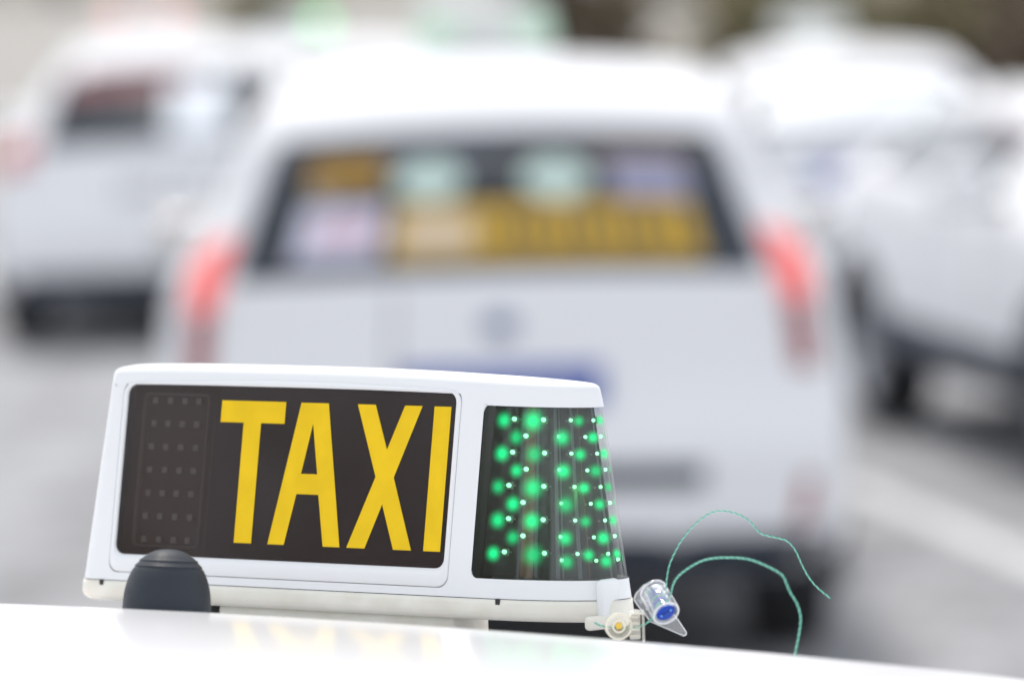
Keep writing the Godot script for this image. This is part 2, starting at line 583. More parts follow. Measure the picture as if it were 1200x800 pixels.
func patch_plate(t: Node3D, sp: Dictionary, a: float, m: Material, w := 0.52, h := 0.11) -> void:
	var p := car_at(sp, a, 0.0)
	var n := car_normal(sp, a, 0.0)
	var b := Basis(Vector3.RIGHT, n.cross(Vector3.RIGHT).normalized() * 1.0, n)
	if n.z < 0: b = Basis(Vector3.LEFT, n.cross(Vector3.LEFT).normalized(), n)
	var st := new_st()
	rbox(st, p + n * 0.008, Vector3(w, h, 0.012), 0.005, b)
	var pl := obj("licence_plate", st, m, t)
	for k in 7:     # raised characters, too blurred in the photograph to read
		var x := -0.2 + k * 0.058 + (0.03 if k > 3 else 0.0)
		st = new_st()
		rbox(st, p + n * 0.0142 + b * Vector3(x, 0, 0), Vector3(0.034, 0.066, 0.003), 0.001, b)
		obj("plate_character", st, M.plate_letter if m == M.plate_blue else M.car_black, pl)

# the sign on a taxi farther off: housing, panel, two beacon ends, foot
func far_sign(label: String, at: Vector3, turn: float, left: Material, right: Material) -> void:
	var t := thing("taxi_roof_sign", label, "taxi sign", at, turn, "roof signs on the taxis behind")
	var st := new_st()
	var rows := []
	for q in [[0.0, 0.20, 0.055], [0.03, 0.205, 0.055], [0.12, 0.185, 0.035], [0.145, 0.175, 0.025], [0.150, 0.15, 0.012]]:
		var r := PackedVector3Array()
		for k in 32:
			var c := cos(TAU * k / 32); var s := sin(TAU * k / 32)
			r.append(Vector3(signf(c) * pow(absf(c), 0.35) * q[1], q[0] + 0.03, -signf(s) * pow(absf(s), 0.6) * q[2]))
		rows.append(r)
	smooth(st)
	grid(st, rows, false, true)
	var top: PackedVector3Array = rows[-1]
	for k in range(1, 31): tri(st, top[0], top[k], top[k + 1])
	obj("housing", st, M.sign_white, t)
	for s in [1, -1]:
		st = new_st()
		var lr := []
		for q in [[0.035, 0.2065, 0.058], [0.12, 0.187, 0.038]]:
			var r := PackedVector3Array()
			for k in 17:
				var f := (k / 16.0 - 0.5) * PI * 0.94
				r.append(Vector3(s * pow(absf(cos(f)), 0.35) * q[1], q[0] + 0.03, -signf(sin(f)) * pow(absf(sin(f)), 0.6) * q[2] * s))
			lr.append(r)
		smooth(st)
		grid(st, lr)
		obj("beacon_lens_light", st, right if s == 1 else left, t)
	for s in [1, -1]:
		st = new_st()
		rbox(st, Vector3(0, 0.108, s * 0.0475), Vector3(0.19, 0.085, 0.008), 0.004, Basis(Vector3.RIGHT, -s * 0.22))
		obj("display_panel", st, M.beacon_off, t)
	st = new_st()
	rbox(st, Vector3(0, 0.0, 0), Vector3(0.22, 0.07, 0.07), 0.015)
	obj("foot", st, M.sign_tray, t)

# ------------------------------------------------------------------ the sign in focus (millimetres: u along, v up the face, q level depth or d depth square to the face)
const LIFT := 0.09
func fp(u: float, v: float, q: float) -> Vector3:
	return Vector3(u, v * cos(LEAN), -(v * sin(LEAN) + q)) * 0.001 + Vector3(0, LIFT, 0)

func ff(u: float, v: float, d: float) -> Vector3:
	return Vector3(u, v * cos(LEAN) - d * sin(LEAN), -(v * sin(LEAN) + d * cos(LEAN))) * 0.001 + Vector3(0, LIFT, 0)

func face_frame() -> Transform3D:    # millimetre prisms on the face: x = u, y = v, z = out of the face
	return Transform3D(Basis(Vector3(0.001, 0, 0), Vector3(0, cos(LEAN), -sin(LEAN)) * 0.001, Vector3(0, sin(LEAN), cos(LEAN)) * 0.001), Vector3(0, LIFT, 0))

func depth_at(v: float) -> float: return 62.0 - 0.2 * (v + 63.0)
func nose_a(v: float) -> float: return 74.5 - 0.185 * v
func left_u(v: float) -> float: return -203.4 + 0.0657 * v
const NOSE := 100.0

func crown(u: float) -> float:
	return -1.6 * pow(clampf((-118.0 - u) / 80.0, 0, 1), 2.0) - 6.5 * pow(clampf((u + 30.0) / 200.0, 0, 1.2), 1.6)

# nose: t in degrees, 90 at the front, -90 at the back; in_a and in_b draw it inwards
func nose(v: float, t: float, in_a := 0.0, in_b := 0.0) -> Vector3:
	var b := depth_at(v) / 2
	var r := deg_to_rad(t)
	return fp(NOSE + (nose_a(v) - in_a) * cos(r), v, b - maxf(b - in_b, 3.0) * sin(r))

# the plan outline as a list of (u, q), starting at the left end's front corner
func outline(v: float, inset: float) -> PackedVector2Array:
	var d := depth_at(v); var b := d / 2; var l := left_u(v); var rc := 7.0
	var p := PackedVector2Array()
	for k in 7:
		var t := PI / 2 * k / 6.0
		p.append(Vector2(l + rc - rc * cos(t), rc - rc * sin(t)))
	for u in [-185.5, -150, -118, -80, -40, 0, 40, 69.5, 78, 87, 94]: p.append(Vector2(u, 0))
	for k in 37:
		var t := deg_to_rad(90 - 5 * k)
		p.append(Vector2(NOSE + nose_a(v) * cos(t), b - b * sin(t)))
	for u in [50, 0, -50, -100, -150]: p.append(Vector2(u, d))
	for k in 7:
		var t := PI / 2 * k / 6.0
		p.append(Vector2(l + rc - rc * sin(t), d - rc + rc * cos(t)))
	if inset != 0.0:
		for i in p.size():
			p[i].y = b + (p[i].y - b) * (1 - inset / b)
			p[i].x = p[i].x * (1 - inset / 195.0)
	return p

func ring(v: float, inset: float) -> PackedVector3Array:
	var out := PackedVector3Array()
	for p in outline(v, inset):
		var vv := v
		if v > 55: vv += crown(p.x) * (v - 55) / 25.0
		out.append(fp(p.x, vv, p.y))
	return out

func cap(st: SurfaceTool, r: PackedVector3Array, raise: float, up: bool) -> void:
	var c := PackedVector3Array()
	var zc := 0.0
	for p in r: zc += p.z / r.size()
	for p in r: c.append(Vector3(clampf(p.x, -0.165, 0.125), p.y + raise * 0.001, zc))
	grid(st, [r, c], not up, true)

func build_sign(at: Vector3) -> void:
	var t := thing("taxi_roof_sign", "large white roof sign with yellow TAXI letters and lit green lamp", "taxi sign", at, -YAW)
	var f := face_frame()
	# housing: rings from the seam to the crowned top, with the lamp opening and the display opening left out
	var st := new_st()
	smooth(st)
	var lv := [[-62.7, 0.0], [-62.2, 0.0], [-50.2, 0.0], [-20.0, 0.0], [20.0, 0.0], [61.6, 0.0], [69.0, 0.0], [76.4, 0.1], [78.4, 0.7], [79.6, 1.9], [80.4, 3.6], [80.9, 6.5]]
	var rings := []
	for q in lv: rings.append(ring(q[0], q[1]))
	var n: int = rings[0].size()
	for i in lv.size() - 1:
		for j in n:
			var k := (j + 1) % n
			var in_lens: bool = i >= 2 and i <= 4 and j >= 16 and j < 18 + 30
			var in_face: bool = i >= 1 and i <= 5 and j >= 6 and j < 16     # flat front, made below with its opening
			if in_lens or in_face: continue
			quad(st, rings[i][j], rings[i][k], rings[i + 1][k], rings[i + 1][j])
	cap(st, rings[-1], 0.8, true)
	# the flat front plate round the display opening
	var hole := round_rect(-186.4, 70.6, -57.4, 70.2, 7.0, 6, 8, 3.4)
	var outer := PackedVector3Array()
	var inner := PackedVector3Array()
	var deep := PackedVector3Array()
	for h in hole:
		var c := Vector2(-58, 6)
		var dir := h - c
		var tx := 1e9
		if dir.x > 0: tx = (87.0 - c.x) / dir.x
		elif dir.x < 0: tx = (-195.5 - c.x) / dir.x
		var ty := 1e9
		if dir.y > 0: ty = (69.0 - c.y) / dir.y
		elif dir.y < 0: ty = (-62.2 - c.y) / dir.y
		var e := c + dir * minf(tx, ty)
		inner.append(ff(h.x, h.y, 0))
		deep.append(ff(h.x, h.y, 5.0))
		outer.append(Vector3(e.x, e.y, 0))
	var op := PackedVector3Array()
	for e in outer:
		var u := e.x
		if absf(u + 195.5) < 0.01: u = left_u(e.y) + 7.0
		var vv := e.y
		if vv > 68.9: vv += crown(u) * (69.0 - 55) / 25.0
		elif vv > 55: vv += crown(u) * (vv - 55) / 25.0
		op.append(ff(u, vv, 0))
	# corners of the plate
	smooth(st, false)
	grid(st, [inner, op], true, true)
	for q in [[-195.5, 69.0], [87.0, 69.0], [87.0, -62.2], [-195.5, -62.2]]:
		# fill the small corner triangles that the rays from the middle cut off
		var u: float = q[0]; var v: float = q[1]
		if u < 0: u = left_u(v) + 7.0
		var vv := v
		if v > 55: vv += crown(u) * (v - 55) / 25.0
		var c := ff(u, vv, 0)
		var near := []
		for i in op.size():
			var a := op[i]; var b := op[(i + 1) % op.size()]
			var ea := outer[i]; var eb := outer[(i + 1) % op.size()]
			if (absf(ea.x - q[0]) < 0.01 and absf(eb.y - q[1]) < 0.01) or (absf(eb.x - q[0]) < 0.01 and absf(ea.y - q[1]) < 0.01):
				tri(st, a, b, c) if (b - a).cross(c - a).z > 0 else tri(st, b, a, c)
	grid(st, [inner, deep], false, true)
	# corner fillets of the lamp opening
	for s in [1, -1]:
		var vc: float = 61.6 if s == 1 else -50.2
		var poly := PackedVector2Array([Vector2(87, vc)])
		for k in 7:
			var a := PI / 2 * k / 6.0
			poly.append(Vector2(87 + 4.5 - 4.5 * cos(a), vc - s * (4.5 - 4.5 * sin(a))))
		if Geometry2D.is_polygon_clockwise(poly): poly.reverse()
		prism(st, poly, -1.2, 0.0, f)
	obj("housing", st, M.sign_white, t)
	# raised frame round the display
	st = new_st()
	var loops := []
	for q in [[0.4, 4.0], [0.4, -0.1], [1.0, -0.7], [2.6, -0.9], [3.7, -0.5], [3.95, 1.6]]:
		var r := round_rect(-186.4 + q[0], 70.6 - q[0], -57.4 + (q[0] if q[0] < 2 else lerpf(0, 12.6, (q[0] - 0.4) / 3.55)), 70.2 - (q[0] if q[0] < 2 else q[0] * 0.4), maxf(8.0 - q[0] * 0.3, 6.6), 6, 8, 3.4 - (0.0 if q[0] < 2 else 3.0 * (q[0] - 1.0) / 2.95))
		var row := PackedVector3Array()
		for p in r: row.append(ff(p.x, p.y, q[1]))
		loops.append(row)
	smooth(st)
	grid(st, loops, false, true)
	obj("display_frame", st, M.sign_white, t)
	# behind the groove: dark
	st = new_st()
	smooth(st, false)
	var back := round_rect(-190, 74, -61, 72.5, 6, 4)
	prism(st, back, -24.0, -23.0, f)
	obj("display_back", st, M.slot_dark, t)
	# smoked panel
	st = new_st()
	prism(st, round_rect(-182.6, 68.2, -45.2, 69.8, 5.2, 6), -0.8, -0.75, f)
	obj("display_panel", st, M.panel_acrylic, t)
	st = new_st()
	prism(st, round_rect(-113.5, 68.3, -45.3, 69.9, 3.0, 6), -4.0, -1.3, f)
	obj("panel_backing", st, M.panel_vinyl, t)
	st = new_st()
	prism(st, round_rect(-182.6, -114, -45.3, 69.9, 5.2, 6), -12.0, -9.0, f)
	var board := obj("indicator_board", st, M.board_brown, t)
	st = new_st()
	loops = []
	for q in [[0.0, 8.9], [0.5, 6.2], [1.4, 6.2], [2.0, 8.9]]:
		var row := PackedVector3Array()
		for p in round_rect(-174.5 + q[0], -122 - q[0], -39.5 + q[0], 64.5 - q[0], 5.0 - q[0], 5): row.append(ff(p.x, p.y, q[1]))
		loops.append(row)
	smooth(st)
	grid(st, loops, false, true)
	obj("indicator_rim", st, M.inner_rim, board)
	st = new_st()
	rbox(st, Vector3.ZERO, Vector3(0.0042, 0.0042, 0.0016), 0.0004)
	var chip := done(st)
	for r in 7:
		for c in 4:
			var o := put("indicator_chip", chip, M.led_off, board)
			o.transform = Transform3D(Basis(Vector3.RIGHT, -LEAN), ff(-165.6 + 11.3 * c + 0.4 * sin(r * 2.1 + c), 59.0 - 15.5 * r, 8.2))
	# letters
	var letters := [
		PackedVector2Array([Vector2(-78.2, -34.4), Vector2(-78.2, 45), Vector2(-60.3, 45), Vector2(-60.3, 59.4), Vector2(-109.2, 59.4), Vector2(-109.2, 45), Vector2(-91.4, 45), Vector2(-91.4, -34.4)]),
		PackedVector2Array([Vector2(-38.35, 59.3), Vector2(-48.6, 59.3), Vector2(-65.7, -34.4), Vector2(-53.4, -34.4), Vector2(-46.9, -0.8), Vector2(-30.3, -0.8), Vector2(-23.9, -34.4), Vector2(-11.4, -34.4), Vector2(-28.1, 59.3), Vector2(-38.33, 59.3), Vector2(-38.58, 45.9), Vector2(-32.4, 12.6), Vector2(-44.7, 12.6), Vector2(-38.6, 45.9)]),
		PackedVector2Array([Vector2(-6.2, 59.3), Vector2(11.3, 12.3), Vector2(-6.2, -34.4), Vector2(7.2, -34.4), Vector2(17.8, -5.3), Vector2(28.5, -34.4), Vector2(41.7, -34.4), Vector2(24.7, 12.3), Vector2(41.8, 59.3), Vector2(29, 59.3), Vector2(18.1, 30.1), Vector2(7.1, 59.3)]),
		PackedVector2Array([Vector2(50.7, -34.4), Vector2(63, -34.4), Vector2(63, 59.3), Vector2(50.7, 59.3)])]
	for p in letters:
		st = new_st()
		if Geometry2D.is_polygon_clockwise(p): p.reverse()
		prism(st, p, -0.7, -0.35, f)
		obj("letter", st, M.letter_yellow, t)
	# lamp: outer lens, inner lens, board, lamps
	for q in [["lens", 0.9, "lens_clear"], ["inner_lens", 3.6, "lens_inner"]]:
		st = new_st()
		smooth(st)
		var rows := []
		for i in 9:
			var v: float = lerpf(-50.4, 61.8, i / 8.0)
			var row := PackedVector3Array()
			for u in [86.8, 90.0, 95.0]: row.append(fp(u, v, q[1]))
			for k in 51:
				var tt := 90 - 3.0 * k
				var wob: float = 0.16 * sin(k * 2.3) + 0.12 * sin(k * 0.9 + 1)      # faint upright ribs in the moulding
				row.append(nose(v, tt, q[1] + wob, q[1] + wob))
			rows.append(row)
		grid(st, rows)
		obj(q[0], st, M[q[2]], t)
	st = new_st()
	smooth(st)
	var rows := []
	for i in 9:
		var v: float = lerpf(-51.0, 62.0, i / 8.0)
		var row := PackedVector3Array()
		for u in [87.5, 93.0]: row.append(fp(u, v, 15.0))
		for k in 31: row.append(nose(v, 90 - 5.0 * k, 7.0, 15.0))
		rows.append(row)
	grid(st, rows)
	var lb := obj("lamp_board", st, M.led_board, t)
	for q in [[79.0, 72.0, "lens_streak_brown"], [71.5, 69.5, "lens_streak_grey"], [59.0, 56.5, "lens_streak_grey"], [55.0, 54.0, "lens_streak_grey"], [45.0, 42.0, "lens_streak_grey"], [37.0, 36.0, "lens_streak_brown"], [16.0, 12.0, "lens_streak_grey"]]:  # strips paint the upright reflections of the lens onto the board
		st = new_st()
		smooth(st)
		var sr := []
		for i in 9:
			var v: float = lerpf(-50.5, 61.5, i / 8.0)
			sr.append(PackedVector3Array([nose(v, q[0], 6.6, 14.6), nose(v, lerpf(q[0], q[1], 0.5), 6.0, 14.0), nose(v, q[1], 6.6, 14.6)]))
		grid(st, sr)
		obj("reflection_strip", st, M[q[2]], lb)
	st = new_st()      # side wall of the lamp opening
	smooth(st, false)
	quad(st, ff(87, -50.2, 0.3), ff(87, -50.2, 30), ff(87, 61.6, 30), ff(87, 61.6, 0.3))
	obj("lamp_reveal", st, M.slot_dark, t)
	for v in [-50.5, 61.9]:   # floor and roof of the lamp
		st = new_st()
		var r := PackedVector3Array()
		var mid := PackedVector3Array()
		for k in 31:
			r.append(nose(v, 90 - 5.0 * k, 1.5, 1.5))
			mid.append(fp(NOSE - 5, v, depth_at(v) / 2))
		smooth(st, false)
		grid(st, [r, mid], v > 0)
		obj("lamp_plate", st, M.led_board, t)
	st = new_st()
	lathe(st, PackedVector2Array([Vector2(0.00145, -0.0012), Vector2(0.00145, 0.0), Vector2(0.0012, 0.0008), Vector2(0.0006, 0.0013), Vector2(0.00002, 0.0015)]), 14)
	var bulb := done(st)
	st = new_st()
	for sx in [-1, 1]:
		rbox(st, Vector3(0.0036 * sx, 0, 0), Vector3(0.0016, 0.0006, 0.0012), 0.0002)
	rbox(st, Vector3(0, -0.0004, 0), Vector3(0.0050, 0.0010, 0.0048), 0.0003)
	var pad_mesh := done(st)
	var disc := QuadMesh.new()
	disc.size = Vector2(0.01, 0.01)
	var wide := [1.70, 1.60, 2.15, 1.75, 1.30, 1.35, 1.2, 1.1]
	var halos := [M.led_halo, M.led_halo_soft, M.led_halo_bright]
	var ts := [87.0, 78.0, 66.0, 55.0, 45.0, 31.5, 17.0, -5.0]
	var shift := [2.0, 2.0, 3.5, -5.0, -9.0, -9.0, -10.0, -6.0]
	for c in ts.size():
		for r in 6:
			var v: float = 51.3 - 21.4 * r if c % 2 == 0 else 40.6 - 21.4 * r
			if r == 5:
				if c < 3 or c % 2 == 0: continue
				v = -38.5
			elif c % 2 == 1 and r == 4: continue
			var tt: float = ts[c] + 0.6 * sin(r * 3.7 + c)
			var tip := nose(v, tt, 5.0, 12.0)
			var e := 2.0
			var along := nose(v, tt - e, 5.0, 12.0) - nose(v, tt + e, 5.0, 12.0)
			var up := (nose(v + 2, tt, 5.0, 12.0) - tip).normalized()
			var out := along.cross(up).normalized()
			var right := up.cross(out).normalized()
			var o := put("lamp_led", bulb, M.led_lit, lb)
			o.transform = Transform3D(Basis(right, out, right.cross(out)).orthonormalized().scaled(Vector3.ONE * (1.0 if c < 3 else 0.8)), tip)
			var th: float = tt + shift[c]      # glow disc painting the LED light where it meets the lens
			var lp := nose(v, th, 2.4, 2.4)
			var al2 := nose(v, th - e, 2.4, 2.4) - nose(v, th + e, 2.4, 2.4)
			var up2 := (nose(v + 2, th, 2.4, 2.4) - lp).normalized()
			var out2 := al2.cross(up2).normalized()
			var h := put("lamp_led_glow", disc, halos[(c * 7 + r * 5) % 3], lb)
			h.transform = Transform3D(Basis(up2.cross(out2).normalized(), up2, out2).scaled(Vector3.ONE * (wide[c] * (1.0 + 0.08 * sin(r * 2.9 + c)))), lp)
			var pads := put("solder_pad", pad_mesh, M.solder, lb)
			pads.transform = Transform3D(Basis(right, out, right.cross(out)).orthonormalized(), tip - out.normalized() * 0.0022)
	var lamp := OmniLight3D.new()
	lamp.name = "green_lamp"
	t.add_child(lamp)
	lamp.position = nose(5, 40, 9, 9)
	lamp.light_color = Color(0.15, 1.0, 0.35)
	lamp.light_energy = 0.00012
	lamp.light_size = 0.008
	lamp.omni_range = 1.0
	lamp.omni_attenuation = 2.0
	lamp.shadow_enabled = true
	# tray under the seam
	st = new_st()
	smooth(st)
	var tr := []
	for q in [[-63.2, 0.6], [-63.3, -0.4], [-66.0, -0.5], [-70.5, -0.3], [-74.0, 1.0], [-76.4, 3.6], [-77.5, 7.0]]: tr.append(ring(q[0], q[1]))
	grid(st, tr, true, true)
	cap(st, tr[-1], 0.0, false)
	obj("tray", st, M.sign_tray, t)
	st = new_st()      # dark core behind the seam
	smooth(st)
	grid(st, [ring(-64.5, 2.2), ring(-61.5, 2.2)], false, true)
	obj("seam", st, M.slot_dark, t)
	for u in [-190.5, 108.0]:
		st = new_st()
		rbox(st, fp(u, -64.6, 1.0), Vector3(0.0032, 0.0038, 0.0040), 0.0004)
		obj("notch", st, M.slot_dark, t)
	# lashing lug with the wire hole, at the nose
	st = new_st()
	var tt := 24.0
	var out := nose(-66, tt) - nose(-66, tt, 4.0, 4.0)
	out = Vector3(out.x, 0, out.z).normalized()
	var bs := Basis(Vector3.UP.cross(out), Vector3.UP, out)
	rbox(st, nose(-64, tt) - out * 0.0025, Vector3(0.0165, 0.0290, 0.0064), 0.0031, bs)
	obj("wire_lug", st, M.sign_white, t)
	var out2 := nose(-66, 30) - nose(-66, 30, 4.0, 4.0)
	out2 = Vector3(out2.x, 0, out2.z).normalized()
	var bs2 := Basis(Vector3.UP.cross(out2), Vector3.UP, out2)
	st = new_st()
	rbox(st, nose(-76.6, 27) - out2 * 0.0020, Vector3(0.032, 0.0090, 0.006), 0.0027, bs2)
	obj("wire_lug_foot", st, M.sign_tray, t)
	st = new_st()
	rbox(st, nose(-77.5, 36) + out2 * 0.0016, Vector3(0.0026, 0.0026, 0.002), 0.0009, bs2)
	obj("wire_hole", st, M.slot_dark, t)
	# foot
	st = new_st()
	rbox(st, fp(-16.5, -87, 36) + Vector3(0, -0.008, 0), Vector3(0.179, 0.040, 0.050), 0.006)
	obj("foot", st, M.sign_tray, t)
	st = new_st()
	rbox(st, fp(-107, -81, 30), Vector3(0.012, 0.007, 0.03), 0.002)
	obj("rubber_pad", st, M.black_rubber, t)

# ------------------------------------------------------------------ antenna, seals, wire
func build_antenna(at: Vector3, up: Vector3) -> void:
	var st := new_st()
	var x := up.cross(Vector3.BACK).normalized()
	var prof := PackedVector2Array()
	var hgt := 0.0385
	var rad := 0.0275
	for k in 41:
		var y := hgt * k / 40.0
		var r := rad * pow(maxf(1 - pow(y / hgt, 2.35), 0), 1 / 2.2)
		if absf(y - 0.0315) < 0.00055: r += 0.00045
		if absf(y - 0.0297) < 0.00055: r += 0.00045
		prof.append(Vector2(maxf(r, 0.0001), y))
	# two fine rings moulded round the dome
	var fine := PackedVector2Array()
	for k in 161:
		var y := hgt * k / 160.0
		var r := rad * pow(maxf(1 - pow(y / hgt, 2.35), 0), 1 / 2.2)
		for c in [0.0314, 0.0279]:
			r += 0.00055 * exp(-pow((y - c) / 0.00045, 2.0))
			r -= 0.00035 * exp(-pow((y - c + 0.0011) / 0.0006, 2.0))
		fine.append(Vector2(maxf(r, 0.0001), y))
	lathe(st, PackedVector2Array([Vector2(0.0265, -0.004), Vector2(0.0280, -0.003), Vector2(0.0280, -0.0005)]), 64)
	lathe(st, fine, 72)
	var o := obj("roof_antenna", st, M.antenna_rubber)
	o.transform = Transform3D(Basis(x, up, x.cross(up)), at)
	tag(o, "dark slate rubber dome antenna on the car roof before the sign", "antenna")

func curve(points: Array, n: int) -> PackedVector3Array:
	var c := Curve3D.new()
	c.bake_interval = 0.0008
	for i in points.size():
		var d: Vector3 = (points[mini(i + 1, points.size() - 1)] - points[maxi(i - 1, 0)]) / 6.0
		c.add_point(points[i], -d, d)
	var out := PackedVector3Array()
	var len := c.get_baked_length()
	for i in n: out.append(c.sample_baked(len * i / (n - 1.0), true))
	return out

# two plies twisted round one another
func twisted(called: String, path: PackedVector3Array, r: float, pitch: float, parent: Node) -> void:
	var len := 0.0
	var a := PackedVector3Array()
	var b := PackedVector3Array()
	var side := Vector3.UP.cross(path[1] - path[0])
	for i in path.size():
		if i > 0: len += path[i].distance_to(path[i - 1])
		var d := (path[mini(i + 1, path.size() - 1)] - path[maxi(i - 1, 0)]).normalized()
		side = (side - d * side.dot(d)).normalized()
		var o := side.rotated(d, len / pitch * TAU)
		a.append(path[i] + o * r * 0.55)
		b.append(path[i] - o * r * 0.55)
	var st := new_st()
	tube(st, a, r * 0.62, 6)
	var s := obj(called, st, M.wire_green, parent)
	st = new_st()
	tube(st, b, r * 0.58, 6)
	obj("ply", st, M.wire_pale, s)

func build_blue_seal(at: Vector3) -> void:
	var t := thing("blue_wire_seal", "clear plastic wire seal with blue core and pointed flag", "security seal", at)
	var ax := Vector3(0.33, -0.54, 0.78).normalized()
	var side := Vector3(0, 0, 1).cross(ax).normalized()
	var b := Basis(ax.cross(side) * -1.0, ax, side).orthonormalized()
	if b.determinant() < 0: b.x = -b.x
	var c := Vector3(0.0045, -0.0063, 0.004) - ax * 0.0115      # middle of the barrel
	var tf := Transform3D(b, c)
	var st := new_st()
	lathe(st, PackedVector2Array([Vector2(0.0001, -0.012), Vector2(0.0078, -0.012), Vector2(0.0088, -0.0112), Vector2(0.0090, -0.0095), Vector2(0.0086, -0.009), Vector2(0.0086, -0.0055), Vector2(0.0090, -0.005), Vector2(0.0090, 0.0105), Vector2(0.0086, 0.0116), Vector2(0.0078, 0.0120), Vector2(0.0069, 0.0118), Vector2(0.0066, 0.0100), Vector2(0.0066, -0.0095), Vector2(0.0001, -0.0095)]), 40, tf)
	obj("barrel", st, M.seal_clear, t)
	st = new_st()
	lathe(st, PackedVector2Array([Vector2(0.0001, -0.0085), Vector2(0.0050, -0.0085), Vector2(0.0052, -0.0080), Vector2(0.0052, -0.0030), Vector2(0.0036, -0.0028), Vector2(0.0036, 0.0010), Vector2(0.0052, 0.0012), Vector2(0.0052, 0.0040), Vector2(0.0040, 0.0042), Vector2(0.0040, 0.0078), Vector2(0.0060, 0.0080), Vector2(0.0063, 0.0085), Vector2(0.0063, 0.0102), Vector2(0.0058, 0.0107), Vector2(0.0001, 0.0107)]), 36, tf)
	var core := obj("core", st, M.seal_blue, t)
	st = new_st()
	for s in [-1, 1]:
		rbox(st, tf * Vector3(0, 0.0110, s * 0.0034), Vector3(0.0015, 0.0009, 0.0015), 0.0004, b)
	obj("key_dot", st, M.seal_blue_pale, core)
	st = new_st()
	rbox(st, tf * Vector3(0, 0.01075, 0), Vector3(0.0005, 0.0006, 0.005), 0.0002, b)
	obj("key_slot", st, M.slot_dark, core)
	st = new_st()      # wire wound on the core
	for q in [-0.0022, -0.0012, 0.0046, 0.0056, 0.0066]:
		var loop := PackedVector3Array()
		for k in 25:
			var a := TAU * k / 24.0
			var r := 0.0041 if q < 0.003 else 0.0046
			loop.append(tf * Vector3(cos(a) * r, q, sin(a) * r))
		tube(st, loop, 0.0005, 6)
	obj("wound_wire", st, M.wire_green, core)
	var flag := PackedVector2Array([Vector2(-14.5, 5.5), Vector2(-16, 2), Vector2(-13.5, -2), Vector2(-5.5, -12.5), Vector2(15.8, -22.8), Vector2(17.4, -22.2), Vector2(17.6, -20.6), Vector2(11.0, -10.5), Vector2(4, -4), Vector2(-9, 11.0)])
	if Geometry2D.is_polygon_clockwise(flag): flag.reverse()
	st = new_st()
	prism(st, flag, -1.3, 1.3, Transform3D(Basis(Vector3.UP, 0.25).scaled(Vector3(0.001, 0.001, 0.001)), Vector3(0, 0, -0.0085)), 0.35)
	var fl := obj("flag", st, M.seal_clear, t)
	st = new_st()
	var edge := PackedVector3Array()
	var ft := Transform3D(Basis(Vector3.UP, 0.25).scaled(Vector3(0.001, 0.001, 0.001)), Vector3(0, 0, -0.0085))
	for q in flag: edge.append(ft * Vector3(q.x, q.y, 1.2))
	edge.append(edge[0])
	tube(st, edge, 0.00035, 6)
	obj("moulded_edge", st, M.seal_frost, fl)
	st = new_st()
	for q in [0.0112, -0.0104]:
		var loop := PackedVector3Array()
		for k in 41: loop.append(tf * Vector3(cos(TAU * k / 40.0) * 0.0083, q, sin(TAU * k / 40.0) * 0.0083))
		tube(st, loop, 0.0006, 6)
	obj("rim", st, M.seal_frost, t)
	st = new_st()
	for k in 3:
		rbox(st, Vector3(-0.0105 + 0.0035 * k, 0.0010 - 0.0045 * k, -0.0055), Vector3(0.0022, 0.0028, 0.004), 0.0005, Basis(Vector3.BACK, -0.95))
	obj("latch", st, M.seal_clear, t)

func build_cream_seal(at: Vector3) -> void:
	var t := thing("cream_wire_seal", "yellowed clear wire seal with small yellow core beside the lug", "security seal", at)
	var face := Basis(Vector3.RIGHT, PI / 2) * Basis()
	var tf := Transform3D(Basis(Vector3.UP, 0.15) * face, Vector3.ZERO)
	var st := new_st()
	lathe(st, PackedVector2Array([Vector2(0.0001, -0.004), Vector2(0.0078, -0.004), Vector2(0.0084, -0.0034), Vector2(0.0084, 0.0030), Vector2(0.0078, 0.0037), Vector2(0.0056, 0.0037), Vector2(0.0052, 0.0024), Vector2(0.0040, 0.0024), Vector2(0.0036, 0.0034), Vector2(0.0028, 0.0034), Vector2(0.0026, 0.0010), Vector2(0.0001, 0.0010)]), 40, tf)
	obj("barrel", st, M.seal_cream, t)
	st = new_st()
	rbox(st, Vector3(0.0004, 0.0003, 0.0022), Vector3(0.0036, 0.0036, 0.004), 0.0006, Basis(Vector3.BACK, 0.15))
	obj("core", st, M.seal_yellow, t)
	st = new_st()
	lathe(st, PackedVector2Array([Vector2(0.0072, 0.0030), Vector2(0.0085, 0.0030), Vector2(0.0086, 0.0036), Vector2(0.0079, 0.0042), Vector2(0.0072, 0.0038)]), 40, tf)
	lathe(st, PackedVector2Array([Vector2(0.0030, 0.0030), Vector2(0.0043, 0.0030), Vector2(0.0043, 0.0037), Vector2(0.0037, 0.0040), Vector2(0.0030, 0.0036)]), 32, tf)
	obj("ring", st, M.seal_ring, t)  # raised ring, with the rim highlight put into its pale colour
	st = new_st()
	rbox(st, Vector3(0.0105, 0.0, -0.0005), Vector3(0.0070, 0.0168, 0.0070), 0.0012)
	obj("body_block", st, M.seal_cream, t)
	st = new_st()
	rbox(st, Vector3(0.0158, -0.0005, -0.0005), Vector3(0.0016, 0.0190, 0.0090), 0.0006)
	rbox(st, Vector3(0.0118, 0.0084, 0.0), Vector3(0.0095, 0.0020, 0.0100), 0.0006)
	for k in 4:
		rbox(st, Vector3(0.0105, -0.0062 + 0.0040 * k, 0.0034), Vector3(0.0060, 0.0012, 0.0020), 0.0004)
	obj("rib", st, M.seal_cream, t)

